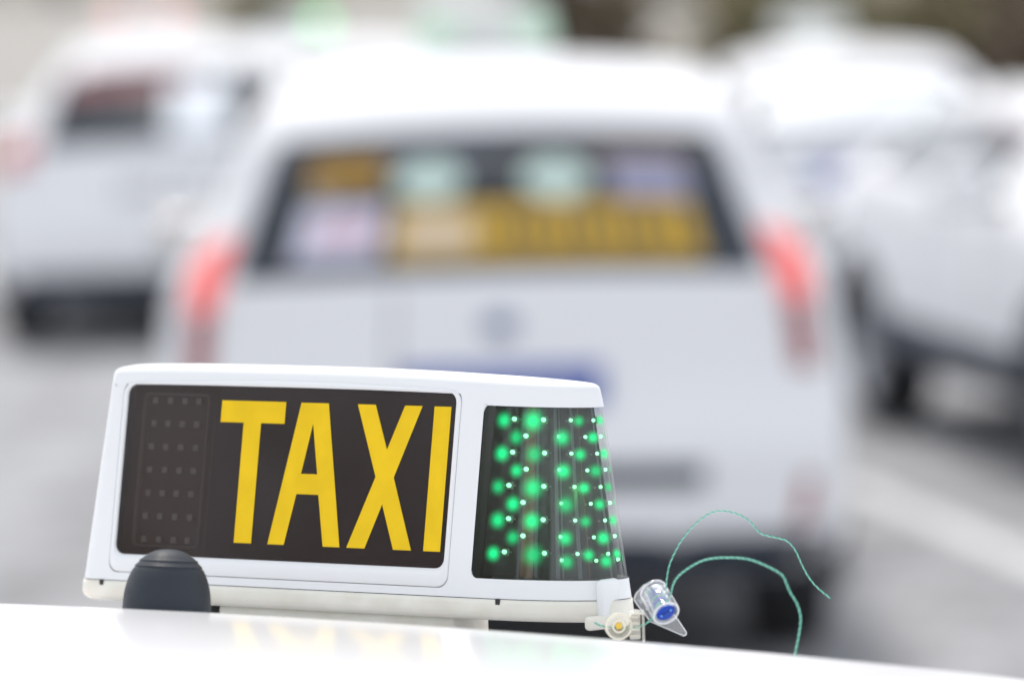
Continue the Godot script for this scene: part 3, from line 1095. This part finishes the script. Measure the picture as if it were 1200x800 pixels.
func build_wire(at: Vector3) -> void:
	var t := thing("seal_wire", "thin twisted green wire with two loose curling ends", "wire", at)
	var up := [Vector3(1.5, -1, 2), Vector3(3.6, 2.0, -2.0), Vector3(5.0, 6.4, -5.0), Vector3(5.5, 12.7, -8.1), Vector3(7.5, 21.6, -11.2), Vector3(11.4, 29.8, -14.3), Vector3(16.3, 37.4, -17.2), Vector3(24.6, 46.2, -20.0), Vector3(31.5, 51.1, -22.6), Vector3(36.3, 53.0, -25.1), Vector3(41.7, 53.3, -27.3), Vector3(49.2, 51.6, -29.3), Vector3(55.9, 48.4, -31.0), Vector3(60.6, 44.2, -32.4), Vector3(63.9, 39.6, -33.5), Vector3(66.8, 37.1, -34.3), Vector3(73.3, 35.1, -34.8), Vector3(81.3, 32.9, -35.0), Vector3(85.2, 29.8, -34.8), Vector3(88.5, 24.7, -34.3), Vector3(91.6, 17.3, -33.5), Vector3(95.4, 9.9, -32.4), Vector3(100.6, 3.2, -31.0), Vector3(109.0, -4.0, -29.3)]
	var down := [Vector3(4, -3, -1), Vector3(6.2, 0.0, -3.4), Vector3(7.5, 3.4, -5.0), Vector3(9.1, 11.3, 1.9), Vector3(12.2, 17.5, 8.8), Vector3(18.7, 23.5, 15.4), Vector3(26.4, 28.4, 21.8), Vector3(34.1, 30.8, 27.8), Vector3(41.7, 31.7, 33.4), Vector3(49.3, 31.9, 38.5), Vector3(55.6, 31.2, 43.0), Vector3(63.2, 28.6, 46.8), Vector3(70.8, 24.9, 50.0), Vector3(74.7, 21.9, 52.4), Vector3(76.9, 16.8, 54.0), Vector3(78.7, 12.3, 54.9), Vector3(82.5, 5.7, 54.9), Vector3(84.4, -0.4, 54.2), Vector3(84.9, -5.9, 52.6), Vector3(83.7, -15.4, 50.3), Vector3(81.7, -25.7, 47.3), Vector3(80.8, -31.0, 43.5)]
	var short := [Vector3(-39.6, -14.9, -23), Vector3(-36, -15.2, -12), Vector3(-31, -15.8, -9), Vector3(-24, -16.5, -9), Vector3(-16, -17, -9), Vector3(-9, -14.5, -8), Vector3(-4.5, -11.0, -5), Vector3(-2.0, -8.0, -2), Vector3(1, -5, 0)]
	var k := 0
	for s in [up, down, short]:
		var pts := []
		for p in s: pts.append(p * 0.001)
		twisted("strand", curve(pts, 260 if k < 2 else 90), [0.00052, 0.00066, 0.00062][k], 0.0040, t)
		k += 1

# ------------------------------------------------------------------ planting, houses
func leaves(center: Vector3, half: Vector3, n: int, size: float, hollow := 0.35) -> ArrayMesh:
	var st := new_st()
	smooth(st, false)
	var clumps := []
	for i in 26:
		var d := Vector3(rng.randfn(), rng.randfn(), rng.randfn()).normalized()
		clumps.append([center + d * half * rng.randf_range(hollow, 0.9), rng.randf_range(0.22, 0.42)])
	for i in n:
		var c: Array = clumps[rng.randi() % clumps.size()]
		var p: Vector3 = c[0] + Vector3(rng.randfn(), rng.randfn(), rng.randfn()) * half * c[1] * 0.5
		if p.y < 0.03: p.y = 0.03 + rng.randf() * 0.2
		var b := Basis.from_euler(Vector3(rng.randf() * TAU, rng.randf() * TAU, rng.randf() * TAU))
		var s := size * rng.randf_range(0.6, 1.3)
		tri(st, p + b * Vector3(-s, 0, 0), p + b * Vector3(0, -s * 0.5, 0), p + b * Vector3(s, 0, s * 0.2))
		tri(st, p + b * Vector3(-s, 0, 0), p + b * Vector3(s, 0, s * 0.2), p + b * Vector3(0, s * 0.5, 0))
	return done(st)

func bush(label: String, at: Vector3, half: Vector3, m: Material) -> void:
	var t := thing("bush", label, "bush", at)
	put("foliage", leaves(Vector3(0, half.y * 0.95, 0), half, 7500, 0.10), m, t)
	var st := new_st()
	for i in 7:
		var d := Vector3(rng.randf_range(-0.6, 0.6) * half.x, half.y * 1.2, rng.randf_range(-0.5, 0.5) * half.z)
		tube(st, PackedVector3Array([Vector3(d.x * 0.2, 0, d.z * 0.2), d * 0.5, d]), 0.04, 6, 0.01)
	obj("stem", st, M.bark, t)

func tree(label: String, at: Vector3, height: float, m: Material) -> void:
	var t := thing("plane_tree", label, "tree", at, 0.0, "trees at the far side of the rank")
	var st := new_st()
	tube(st, PackedVector3Array([Vector3(0, -0.1, 0), Vector3(0.03, 0.8, 0), Vector3(0.0, height * 0.3, 0.05), Vector3(0.15, height * 0.6, 0), Vector3(0.1, height * 0.85, 0.1)]), 0.24, 12, 0.05)
	var trunk := obj("trunk", st, M.bark, t)
	st = new_st()
	for i in 9:
		var a := i * 2.4
		var r := height * 0.26
		var y := height * (0.33 + 0.05 * i)
		tube(st, PackedVector3Array([Vector3(0.05, y, 0), Vector3(cos(a) * r * 0.5, y + height * 0.10, sin(a) * r * 0.5), Vector3(cos(a) * r, y + height * 0.16, sin(a) * r)]), 0.08, 7, 0.02)
	obj("limb", st, M.bark, trunk)
	put("crown", leaves(Vector3(0, height * 0.66, 0), Vector3(height * 0.36, height * 0.32, height * 0.36), 9000, 0.16, 0.2), m, t)

func house(label: String, at: Vector3, turn: float, w: float, storeys: int, m: Material) -> void:
	var t := thing("house", label, "building", at, turn)
	var h := storeys * 3.1 + 0.6
	var st := new_st()
	smooth(st, false)
	var n := int(w / 3.0)
	var pitch := w / n
	# front wall built round its window openings
	for i in n:
		for s in storeys:
			var x0 := -w / 2 + i * pitch; var x1 := x0 + pitch
			var y0 := s * 3.1; var y1 := y0 + 3.1
			var a0 := x0 + pitch / 2 - 0.6; var a1 := a0 + 1.2
			var b0 := y0 + (0.9 if s > 0 or i % 3 else 0.02); var b1 := y0 + 2.4
			for q in [[x0, a0, y0, y1], [a1, x1, y0, y1], [a0, a1, y0, b0], [a0, a1, b1, y1]]:
				quad(st, Vector3(q[0], q[2], 0), Vector3(q[1], q[2], 0), Vector3(q[1], q[3], 0), Vector3(q[0], q[3], 0))
			quad(st, Vector3(a0, b0, 0), Vector3(a1, b0, 0), Vector3(a1, b0, -0.25), Vector3(a0, b0, -0.25))
			quad(st, Vector3(a0, b1, -0.25), Vector3(a1, b1, -0.25), Vector3(a1, b1, 0), Vector3(a0, b1, 0))
			quad(st, Vector3(a0, b0, 0), Vector3(a0, b0, -0.25), Vector3(a0, b1, -0.25), Vector3(a0, b1, 0))
			quad(st, Vector3(a1, b0, -0.25), Vector3(a1, b0, 0), Vector3(a1, b1, 0), Vector3(a1, b1, -0.25))
	var top := storeys * 3.1
	quad(st, Vector3(-w / 2, top, 0), Vector3(w / 2, top, 0), Vector3(w / 2, h, 0), Vector3(-w / 2, h, 0))
	for s in [-1, 1]:
		quad(st, Vector3(s * w / 2, 0, 0), Vector3(s * w / 2, 0, -s * 10.0 if s > 0 else -10.0), Vector3(s * w / 2, h, -10), Vector3(s * w / 2, h, 0))
	quad(st, Vector3(w / 2, 0, -10), Vector3(-w / 2, 0, -10), Vector3(-w / 2, h, -10), Vector3(w / 2, h, -10))
	obj("wall", st, m, t)
	st = new_st()
	smooth(st, false)
	rbox(st, Vector3(0, h + 0.1, -5), Vector3(w + 0.8, 0.2, 10.8), 0.05)
	quad(st, Vector3(-w / 2 - 0.4, h + 0.2, 0.4), Vector3(w / 2 + 0.4, h + 0.2, 0.4), Vector3(w / 2 + 0.4, h + 2.4, -5), Vector3(-w / 2 - 0.4, h + 2.4, -5))
	quad(st, Vector3(w / 2 + 0.4, h + 0.2, -10.4), Vector3(-w / 2 - 0.4, h + 0.2, -10.4), Vector3(-w / 2 - 0.4, h + 2.4, -5), Vector3(w / 2 + 0.4, h + 2.4, -5))
	obj("roof", st, M.roof_tile, t)
	for i in n:
		for s in storeys:
			var is_door := s == 0 and i % 3 == 0
			var c := Vector3(-w / 2 + (i + 0.5) * pitch, s * 3.1 + (1.2 if is_door else 1.65), -0.16)
			var hh := 2.38 if is_door else 1.5
			st = new_st()
			for sx in [-0.56, 0.0, 0.56]: rbox(st, c + Vector3(sx, 0, 0), Vector3(0.07, hh, 0.06), 0.01)
			for sy in [-0.5, 0.5]: rbox(st, c + Vector3(0, sy * (hh - 0.07), 0.004), Vector3(1.2, 0.07, 0.06), 0.01)
			var o := obj("door" if is_door else "window", st, M.window_frame, t)
			st = new_st()
			rbox(st, c + Vector3(0, 0, -0.03), Vector3(1.18, hh - 0.02, 0.012), 0.003)
			obj("pane", st, M.window_glass, o)

func sheet(called: String, x0: float, x1: float, z0: float, z1: float, y: float, m: Material) -> void:
	var st := new_st()
	smooth(st, false)
	quad(st, Vector3(x0, y, z1), Vector3(x1, y, z1), Vector3(x1, y, z0), Vector3(x0, y, z0))
	tag(obj(called, st, m), "", "", "", "structure")

# ------------------------------------------------------------------ car kinds
func people_carrier(id: String, dh: float, hood := 0.0) -> Dictionary:
	return {
		"id": id, "dash": -1.25, "mirror": -0.78, "handles": [0.10, 1.02], "wheels": [-1.38, 1.42], "bow": 0.15,
		"st": [
			[-2.14, 0.28, 0.55, 0.02, 0.70, 0.27, 0.72, 0.25, 0.70, 0.24], [-2.20, 0.55, 0.62, 0.03, 0.80, 0.50, 0.84, 0.40, 0.80, 0.26],
			[-2.06, 0.82 + hood, 0.64, 0.03, 0.83, 0.75 + hood, 0.88, 0.55, 0.84, 0.26], [-1.32, 1.00 + hood * 0.4, 0.67, 0.04, 0.87, 0.93 + hood * 0.4, 0.90, 0.62, 0.87, 0.26],
			[-0.52, 1.50 + dh, 0.62, 0.05, 0.875, 0.98, 0.90, 0.62, 0.87, 0.26], [0.50, 1.60 + dh, 0.64, 0.05, 0.875, 1.00, 0.90, 0.64, 0.87, 0.26],
			[1.74, 1.535 + dh, 0.635, 0.04, 0.87, 1.03, 0.90, 0.66, 0.87, 0.28], [1.85, 1.42 + dh, 0.62, 0.025, 0.87, 1.04, 0.90, 0.67, 0.87, 0.29],
			[2.04, 1.08, 0.745, 0.02, 0.868, 1.03, 0.90, 0.67, 0.87, 0.30], [2.12, 0.80, 0.78, 0.02, 0.865, 0.78, 0.895, 0.62, 0.87, 0.32],
			[2.20, 0.62, 0.79, 0.02, 0.87, 0.60, 0.89, 0.50, 0.86, 0.32], [2.21, 0.40, 0.75, 0.01, 0.84, 0.39, 0.85, 0.36, 0.83, 0.33], [2.10, 0.28, 0.60, 0.0, 0.72, 0.275, 0.74, 0.27, 0.72, 0.26]],
		"windows": [["windscreen", 3.14, 3.90, -0.375, 0.375, 0], ["rear_window", 7.02, 7.96, -0.347, 0.347, 0], ["side_window", 4.06, 4.96, 0.44, 0.62, 1], ["side_window", 5.04, 5.76, 0.44, 0.62, 1], ["side_window", 5.83, 6.6, 0.45, 0.60, 1]],
		"patches": [
			["tail_light", "tail_pink", 7.66, 8.26, 0.395, 0.52, true, 0.012], ["tail_light_foot", "tail_dark_red", 8.30, 8.92, 0.40, 0.505, true, 0.008],
			["reflector", "tail_dark_red", 10.32, 10.92, 0.415, 0.478, true, 0.006], ["bumper_insert", "car_black", 10.16, 10.44, -0.265, 0.265, false, 0.004],
			["bumper_valance", "car_black", 11.02, 11.9, -0.62, 0.62, false, 0.004], ["window_border", "car_black", 6.88, 7.11, -0.36, 0.36, false, 0.003], ["window_border", "car_black", 7.95, 8.05, -0.365, 0.365, false, 0.003],
			["window_border", "car_black", 7.0, 7.98, 0.344, 0.372, true, 0.003],
			["headlight", "headlamp", 1.62, 2.12, 0.40, 0.60, true, 0.008], ["grille", "car_black", 1.2, 1.7, -0.30, 0.30, false, 0.006], ["lower_intake", "car_black", 0.45, 0.85, -0.36, 0.36, false, 0.006],
			["door_seam", "car_black", 4.99, 4.998, 0.655, 0.97, true, 0.001], ["door_seam", "car_black", 5.78, 5.786, 0.655, 0.80, true, 0.001], ["door_seam", "car_black", 4.02, 4.03, 0.655, 0.97, true, 0.001],
			["sill_trim", "car_black", 3.55, 5.45, 0.955, 0.998, true, 0.006], ["tailgate_seam", "slot_dark", 8.15, 9.6, -0.146, -0.142, false, 0.0008]],
		"seats": [[-0.38, -0.12, 1.02, 1.24, 0.50], [0.38, -0.12, 1.02, 1.24, 0.50], [-0.36, 0.85, 1.00, 1.16, 0.44], [0.0, 0.87, 1.00, 1.30, 0.30], [0.36, 0.85, 1.00, 1.16, 0.44]],
	}

func hatchback(id: String, dh := 0.0) -> Dictionary:
	return {
		"id": id, "dash": -1.05, "mirror": -0.62, "handles": [0.18, 1.0], "wheels": [-1.25, 1.25], "bow": 0.17, "end": 1.2,
		"st": [
			[-1.92, 0.26, 0.55, 0.02, 0.70, 0.25, 0.72, 0.24, 0.70, 0.23], [-1.99, 0.52, 0.62, 0.03, 0.80, 0.48, 0.83, 0.40, 0.80, 0.25],
			[-1.84, 0.76, 0.64, 0.03, 0.82, 0.70, 0.87, 0.53, 0.84, 0.25], [-1.12, 0.95, 0.66, 0.04, 0.86, 0.88, 0.885, 0.60, 0.86, 0.25],
			[-0.38, 1.37 + dh, 0.55, 0.05, 0.865, 0.93, 0.885, 0.60, 0.86, 0.25], [0.35, 1.45 + dh, 0.56, 0.05, 0.865, 0.95, 0.885, 0.62, 0.86, 0.25],
			[1.35, 1.39 + dh, 0.54, 0.05, 0.855, 0.98, 0.885, 0.64, 0.86, 0.27], [1.48, 1.31 + dh, 0.53, 0.03, 0.855, 0.99, 0.885, 0.64, 0.86, 0.27],
			[1.82, 1.00, 0.64, 0.02, 0.85, 0.96, 0.88, 0.63, 0.86, 0.28], [1.92, 0.76, 0.68, 0.02, 0.84, 0.74, 0.87, 0.6, 0.85, 0.29],
			[2.0, 0.58, 0.70, 0.02, 0.84, 0.56, 0.86, 0.48, 0.84, 0.30], [2.0, 0.38, 0.68, 0.01, 0.80, 0.37, 0.82, 0.34, 0.80, 0.31], [1.9, 0.26, 0.58, 0.0, 0.70, 0.255, 0.72, 0.25, 0.70, 0.24]],
		"windows": [["windscreen", 3.14, 3.90, -0.375, 0.375, 0], ["rear_window", 7.06, 7.94, -0.375, 0.375, 0], ["side_window", 4.06, 4.96, 0.44, 0.62, 1], ["side_window", 5.04, 5.9, 0.44, 0.62, 1]],
		"patches": [
			["window_border", "car_black", 6.9, 7.08, -0.39, 0.39, false, 0.003], ["window_border", "car_black", 7.93, 8.04, -0.39, 0.39, false, 0.003], ["window_border", "car_black", 7.04, 7.96, 0.37, 0.40, true, 0.003],
			["tail_light", "tail_matt", 7.8, 8.4, 0.44, 0.60, true, 0.012], ["bumper_insert", "car_black", 11.0, 11.8, -0.5, 0.5, false, 0.004],
			["sill_trim", "car_black", 3.2, 5.9, 0.93, 0.998, true, 0.006],
			["headlight", "headlamp", 1.60, 2.12, 0.40, 0.60, true, 0.008], ["grille", "car_black", 1.2, 1.6, -0.30, 0.30, false, 0.006], ["lower_intake", "car_black", 0.45, 0.85, -0.38, 0.38, false, 0.006],
			["door_seam", "car_black", 4.99, 4.998, 0.655, 0.97, true, 0.001], ["door_seam", "car_black", 4.02, 4.03, 0.655, 0.97, true, 0.001]],
		"seats": [[-0.36, 0.0, 0.95, 1.15, 0.48], [0.36, 0.0, 0.95, 1.15, 0.48], [-0.34, 0.85, 0.92, 1.06, 0.44], [0.34, 0.85, 0.92, 1.06, 0.44]],
	}

# the near car: the roof is drawn finely because it fills the bottom of the picture
func near_car() -> Dictionary:
	var rows := []
	rows.append([-2.14, 0.28, 0.55, 0.02, 0.70, 0.27, 0.72, 0.25, 0.70, 0.24])
	rows.append([-2.18, 0.55, 0.62, 0.03, 0.80, 0.50, 0.84, 0.40, 0.80, 0.26])
	rows.append([-2.04, 0.80, 0.64, 0.03, 0.83, 0.73, 0.88, 0.55, 0.84, 0.26])
	rows.append([-1.10, 0.98, 0.67, 0.04, 0.87, 0.92, 0.90, 0.62, 0.87, 0.26])
	rows.append([-1.00, 1.02, 0.66, 0.04, 0.87, 0.93, 0.90, 0.62, 0.87, 0.26])
	for k in 9:     # windscreen
		var f := k / 8.0
		var w := lerpf(0.92, 0.36, f)
		rows.append([-w, lerpf(1.055, roof_y(0.36) - 0.004, f), lerpf(0.655, 0.60, f), lerpf(0.04, 0.0172, f), 0.875, lerpf(0.935, 0.97, f), 0.90, 0.62, 0.87, 0.26])
	for k in 26:    # roof, front to back
		var w := 0.31 - 0.062 * k
		rows.append([-w, roof_y(w), 0.60, 0.0172, 0.875, 0.98 + 0.002 * k, 0.90, 0.64, 0.87, 0.26])
	for q in [[1.38, 0.0], [1.52, -0.004], [1.66, -0.016]]:
		rows.append([q[0], 1.527 + q[1], 0.59, 0.022, 0.87, 1.03, 0.90, 0.66, 0.87, 0.28])
	rows.append([1.76, 1.48, 0.57, 0.03, 0.87, 1.04, 0.90, 0.67, 0.87, 0.29])
	rows.append([1.84, 1.40, 0.56, 0.03, 0.87, 1.04, 0.90, 0.67, 0.87, 0.29])
	rows.append([2.02, 1.10, 0.67, 0.02, 0.865, 1.03, 0.90, 0.67, 0.87, 0.30])
	rows.append([2.10, 0.84, 0.70, 0.02, 0.86, 0.80, 0.895, 0.62, 0.87, 0.32])
	rows.append([2.17, 0.62, 0.72, 0.02, 0.87, 0.60, 0.89, 0.50, 0.86, 0.32])
	rows.append([2.18, 0.42, 0.70, 0.01, 0.84, 0.41, 0.85, 0.38, 0.83, 0.34])
	rows.append([2.08, 0.30, 0.60, 0.0, 0.72, 0.295, 0.74, 0.29, 0.72, 0.28])
	var n := rows.size() - 1.0
	return {
		"id": "near", "curved": true, "dash": -0.85, "mirror": -0.62, "handles": [0.2, 1.1], "wheels": [-1.35, 1.42], "bow": 0.15, "step": 0.25, "st": rows,
		"windows": [["windscreen", 4.6, 12.6, -0.37, 0.37, 0], ["rear_window", n - 6.05, n - 4.05, -0.38, 0.38, 0], ["side_window", 12.5, 24.5, 0.44, 0.62, 1], ["side_window", 25.0, 36.0, 0.44, 0.62, 1]],
		"patches": [["tail_light", "tail_red", n - 5.2, n - 3.4, 0.45, 0.60, true, 0.012], ["bumper_valance", "car_black", n - 1.0, n - 0.1, -0.6, 0.6, false, 0.004], ["headlight", "headlamp", 1.62, 2.2, 0.40, 0.60, true, 0.008], ["grille", "car_black", 1.2, 1.7, -0.3, 0.3, false, 0.006]],
		"seats": [[-0.38, -0.02, 1.02, 1.2, 0.50], [0.38, -0.02, 1.02, 1.2, 0.50], [-0.36, 0.95, 1.0, 1.15, 0.46], [0.36, 0.95, 1.0, 1.15, 0.46]],
	}

func roof_y(w: float) -> float:
	return 1.52703 - 0.22071 * 0.0947537 * log(1 + exp((w + 0.289096) / 0.0947537))

# thin pieces stuck inside a car's rear window: x, y in metres from its middle, on the surface
func sticker(t: Node3D, sp: Dictionary, called: String, a0: float, a1: float, b0: float, b1: float, m: Material) -> MeshInstance3D:
	return put(called, car_patch(sp, a0, a1, b0, b1, 0.0005, 0.0, 4, 8), m, t)

func _ready() -> void:
	rng.seed = 41
	# ---- camera, sky, sun, exposure
	var cam := Camera3D.new()
	cam.name = "camera"
	add_child(cam)
	cam.position = Vector3(0, 1.9, 0)
	cam.basis = Basis(Vector3.RIGHT, -atan(460.0 / 5455.0)) * Basis(Vector3.BACK, deg_to_rad(-1.353))
	var at := CameraAttributesPhysical.new()
	at.frustum_focal_length = 163.6
	at.frustum_focus_distance = 2.985
	at.frustum_near = 0.05
	at.frustum_far = 600.0
	at.exposure_aperture = 4.0
	cam.attributes = at
	cam.keep_aspect = Camera3D.KEEP_HEIGHT
	cam.fov = rad_to_deg(2 * atan(400.0 / 5455.0))
	cam.near = 0.05
	cam.far = 600.0
	cam.current = true
	var we := WorldEnvironment.new()
	we.name = "world_environment"
	var env := Environment.new()
	env.background_mode = Environment.BG_SKY
	env.sky = Sky.new()
	var sky := ProceduralSkyMaterial.new()
	sky.sky_top_color = Color(0.70, 0.715, 0.745)
	sky.sky_horizon_color = Color(0.87, 0.88, 0.90)
	sky.sky_curve = 0.2
	sky.ground_bottom_color = Color(0.40, 0.40, 0.40)
	sky.ground_horizon_color = Color(0.62, 0.63, 0.64)
	env.sky.sky_material = sky
	env.tonemap_mode = Environment.TONE_MAPPER_LINEAR
	env.tonemap_exposure = 2.3
	env.sdfgi_enabled = true
	env.ssao_enabled = true
	env.ssil_enabled = true
	we.environment = env
	add_child(we)
	var sun := DirectionalLight3D.new()
	sun.name = "sun"
	sun.light_energy = 0.40
	sun.light_color = Color(1.0, 0.975, 0.94)
	sun.light_angular_distance = 12.0
	sun.shadow_enabled = true
	add_child(sun)
	sun.look_at_from_position(Vector3(-0.12, 0.85, -0.50), Vector3.ZERO)
	materials()

	# ---- ground
	sheet("ground", -300, 300, -400, 60, 0.0, M.pale_asphalt)
	sheet("plaza_pavement", -120, 120, -220, -36, 0.004, M.plaza_paving)
	for q in [[1.18, -16.2, 2.2, -10.5], [-3.3, -30.0, -3.3, -12.0], [-1.35, -12.0, -1.35, -4.0]]:
		var a := Vector3(q[0], 0.004, q[1]); var b := Vector3(q[2], 0.004, q[3])
		var s := (b - a).cross(Vector3.UP).normalized() * 0.07
		var st := new_st()
		smooth(st, false)
		quad(st, b - s, b + s, a + s, a - s)
		tag(obj("road_marking", st, M.road_paint), "", "", "", "structure")

	# ---- far side: houses, trees, bushes
	house("cream rendered house with three storeys across the pavement", Vector3(-22, 0, -215), 0.1, 36, 3, M.wall_cream)
	house("buff rendered house of four storeys behind the trees", Vector3(19, 0, -150), -0.05, 30, 4, M.wall_buff)
	tree("brown leaved tree nearest the right edge beyond the taxis", Vector3(4.6, 0, -50), 7.5, M.leaf_brown)
	tree("olive tree rising behind the low white taxi", Vector3(7.2, 0, -58), 8.0, M.leaf_olive)
	tree("dark tree behind the roof sign of the middle taxi", Vector3(0.7, 0, -54), 7.0, M.leaf_dark)
	bush("olive bush behind the low white taxi", Vector3(3.2, 0, -48), Vector3(1.5, 0.95, 0.9), M.leaf_olive)
	bush("brown bush at the right edge under the trees", Vector3(5.6, 0, -49), Vector3(1.3, 1.0, 0.9), M.leaf_brown)
	bush("dark brown bush behind the middle taxi's roof sign", Vector3(0.60, 0, -46), Vector3(0.85, 0.95, 0.7), M.leaf_dark)
	bush("small olive bush beyond the left taxis", Vector3(-3.1, 0, -62), Vector3(0.8, 0.75, 0.6), M.leaf_olive)

	tree("broad tree added unseen behind the viewer, mirrored in the smoked display panel", Vector3(-17.0, 0, 9.0), 9.0, M.leaf_brown)  # these trees are added out of view to be mirrored in panel and lens
	tree("slimmer tree added unseen behind the viewer, mirrored beside the broad one", Vector3(-12.5, 0, 13.5), 8.0, M.leaf_dark)
	tree("tree added unseen behind the viewer, mirrored in the green lamp's lens", Vector3(3.5, 0, 20.0), 9.5, M.leaf_olive)
	house("buff house added unseen behind the viewer, mirrored in the lamp's lens", Vector3(-3, 0, 34.0), PI - 0.2, 24, 3, M.wall_buff)  # unseen house, put in for its reflection

	# ---- taxis behind
	var mpv := people_carrier("mpv", 0.0)
	var low := hatchback("hatch")
	var left_kind := hatchback("left_hatch", 0.06)
	var lower := hatchback("low_hatch", -0.08)
	var row := "white taxis waiting on the rank"
	var c := make_car("taxi_car", mpv, "white people carrier taxi seen from behind, gold stickers across rear window", Vector3(-0.03, 0, -14.0), 0.0, row)
	patch_plate(c, mpv, 9.12, M.plate_blue)
	sticker(c, mpv, "sticker", 7.13, 7.36, -0.30, -0.18, M.sticker_amber)
	sticker(c, mpv, "sticker", 7.50, 7.90, -0.295, -0.17, M.sticker_pale)
	sticker(c, mpv, "sticker", 7.18, 7.48, 0.180, 0.300, M.sticker_dim)
	sticker(c, mpv, "sticker", 7.115, 7.155, 0.17, 0.315, M.sticker_amber)
	for k in 3:
		var s := sticker(c, mpv, "sticker_mark", 7.60, 7.76, -0.265 + 0.030 * k, -0.247 + 0.030 * k, M.sticker_pink)
		s.position.z += 0.002
	sticker(c, mpv, "sticker", 7.52, 7.93, -0.155, 0.29, M.sticker_gold)
	var buff := sticker(c, mpv, "sticker_patch", 7.60, 7.86, -0.142, -0.036, M.sticker_buff)
	buff.position.z += 0.002
	for k in 11:       # lettering on the band, too blurred to read
		var b0 := -0.018 + k * 0.027
		var s := sticker(c, mpv, "sticker_mark", 7.62, 7.82, b0, b0 + 0.007 + 0.0055 * (k % 3), M.car_black)
		s.position.z += 0.002
	for q in [-0.106, 0.092]:  # pale discs stand in for bright spots seen through the cabin
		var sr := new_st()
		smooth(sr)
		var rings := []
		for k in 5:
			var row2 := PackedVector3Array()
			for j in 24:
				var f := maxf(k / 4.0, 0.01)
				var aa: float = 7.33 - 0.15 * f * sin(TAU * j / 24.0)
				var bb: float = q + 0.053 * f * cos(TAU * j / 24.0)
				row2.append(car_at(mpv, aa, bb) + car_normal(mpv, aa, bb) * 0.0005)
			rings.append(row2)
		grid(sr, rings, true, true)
		obj("view_spot_disc", sr, M.mint_view_spot, c)
	var p := car_at(mpv, 8.52, 0.0)
	var st := new_st()
	lathe(st, PackedVector2Array([Vector2(0.0001, 0.012), Vector2(0.045, 0.011), Vector2(0.052, 0.006), Vector2(0.052, 0.0)]), 32, Transform3D(Basis(Vector3(1.0, 0, 0), car_normal(mpv, 8.52, 0.0), Vector3(0, -0.68, 0)), p))
	var em := obj("emblem", st, M.chrome, c)
	st = new_st()
	lathe(st, PackedVector2Array([Vector2(0.0001, 0.015), Vector2(0.040, 0.014), Vector2(0.043, 0.010)]), 32, Transform3D(Basis(Vector3(1.0, 0, 0), car_normal(mpv, 8.52, 0.0), Vector3(0, -0.68, 0)), p))
	obj("emblem_field", st, M.emblem_blue, em)
	far_sign("pale roof sign with green ends on the middle people carrier", Vector3(-0.06, 1.565, -13.6), 0.05, M.beacon_green, M.beacon_green)

	var l1 := make_car("taxi_car", left_kind, "white hatchback taxi at the left edge with maroon strip over its rear window", Vector3(-1.66, 0, -24.5), 0.0, row)
	patch_plate(l1, left_kind, 8.95, M.plate_white)
	sticker(l1, left_kind, "sun_strip", 7.02, 7.34, -0.37, 0.10, M.band_maroon)
	sticker(l1, left_kind, "notice_or_sky_sheen", 7.03, 7.95, 0.0, 0.20, M.sticker_or_sky_white)
	far_sign("roof sign glowing pale red on the hatchback at the left edge", Vector3(-1.90, 1.50, -24.6), 0.04, M.beacon_red, M.beacon_red)

	var l2 := make_car("taxi_car", lower, "low white taxi mostly hidden behind the middle taxi's left shoulder", Vector3(-0.98, 0, -29.4), 0.02, row)
	patch_plate(l2, lower, 8.95, M.plate_blue)
	far_sign("roof sign with bright green end left of the middle taxi's sign", Vector3(-1.30, 1.36, -29.3), 0.3, M.beacon_off, M.beacon_bright)

	var r1 := make_car("taxi_car", lower, "low white hatchback taxi seen from behind, right of the middle taxi", Vector3(1.72, 0, -24.4), 0.0, row)
	patch_plate(r1, lower, 8.95, M.plate_blue)
	sticker(r1, lower, "notice_or_sky_sheen", 7.12, 7.86, -0.33, 0.33, M.sticker_or_sky_white)  # white sheet paints the sky reflected in this rear window
	far_sign("unlit beige roof sign on the right hatchback before the trees", Vector3(1.64, 1.36, -25.0), 0.0, M.beacon_off, M.beacon_off)

	var r2 := make_car("taxi_car", lower, "white hatchback taxi turned toward the camera, cut off by the right edge", Vector3(2.47, 0, -17.2), PI + 0.19, row)
	patch_plate(r2, lower, 1.02, M.plate_white)

	# ---- the near car, its sign, antenna, seals and wire
	make_car("taxi_car", near_car(), "white taxi whose gleaming roof fills the bottom of the view", Vector3(-0.10194, 0, -3.0), -YAW, "")
	build_sign(Vector3(-0.10194, 1.54944 - LIFT, -3.0))
	build_antenna(Vector3(-0.2187, 1.4952, -2.868), Vector3(0.065, 1.0, -0.13).normalized())
	build_blue_seal(Vector3(0.0874, 1.4929, -2.870))
	build_cream_seal(Vector3(0.0620, 1.4776, -2.880))
	build_wire(Vector3(0.0874, 1.4929, -2.870))
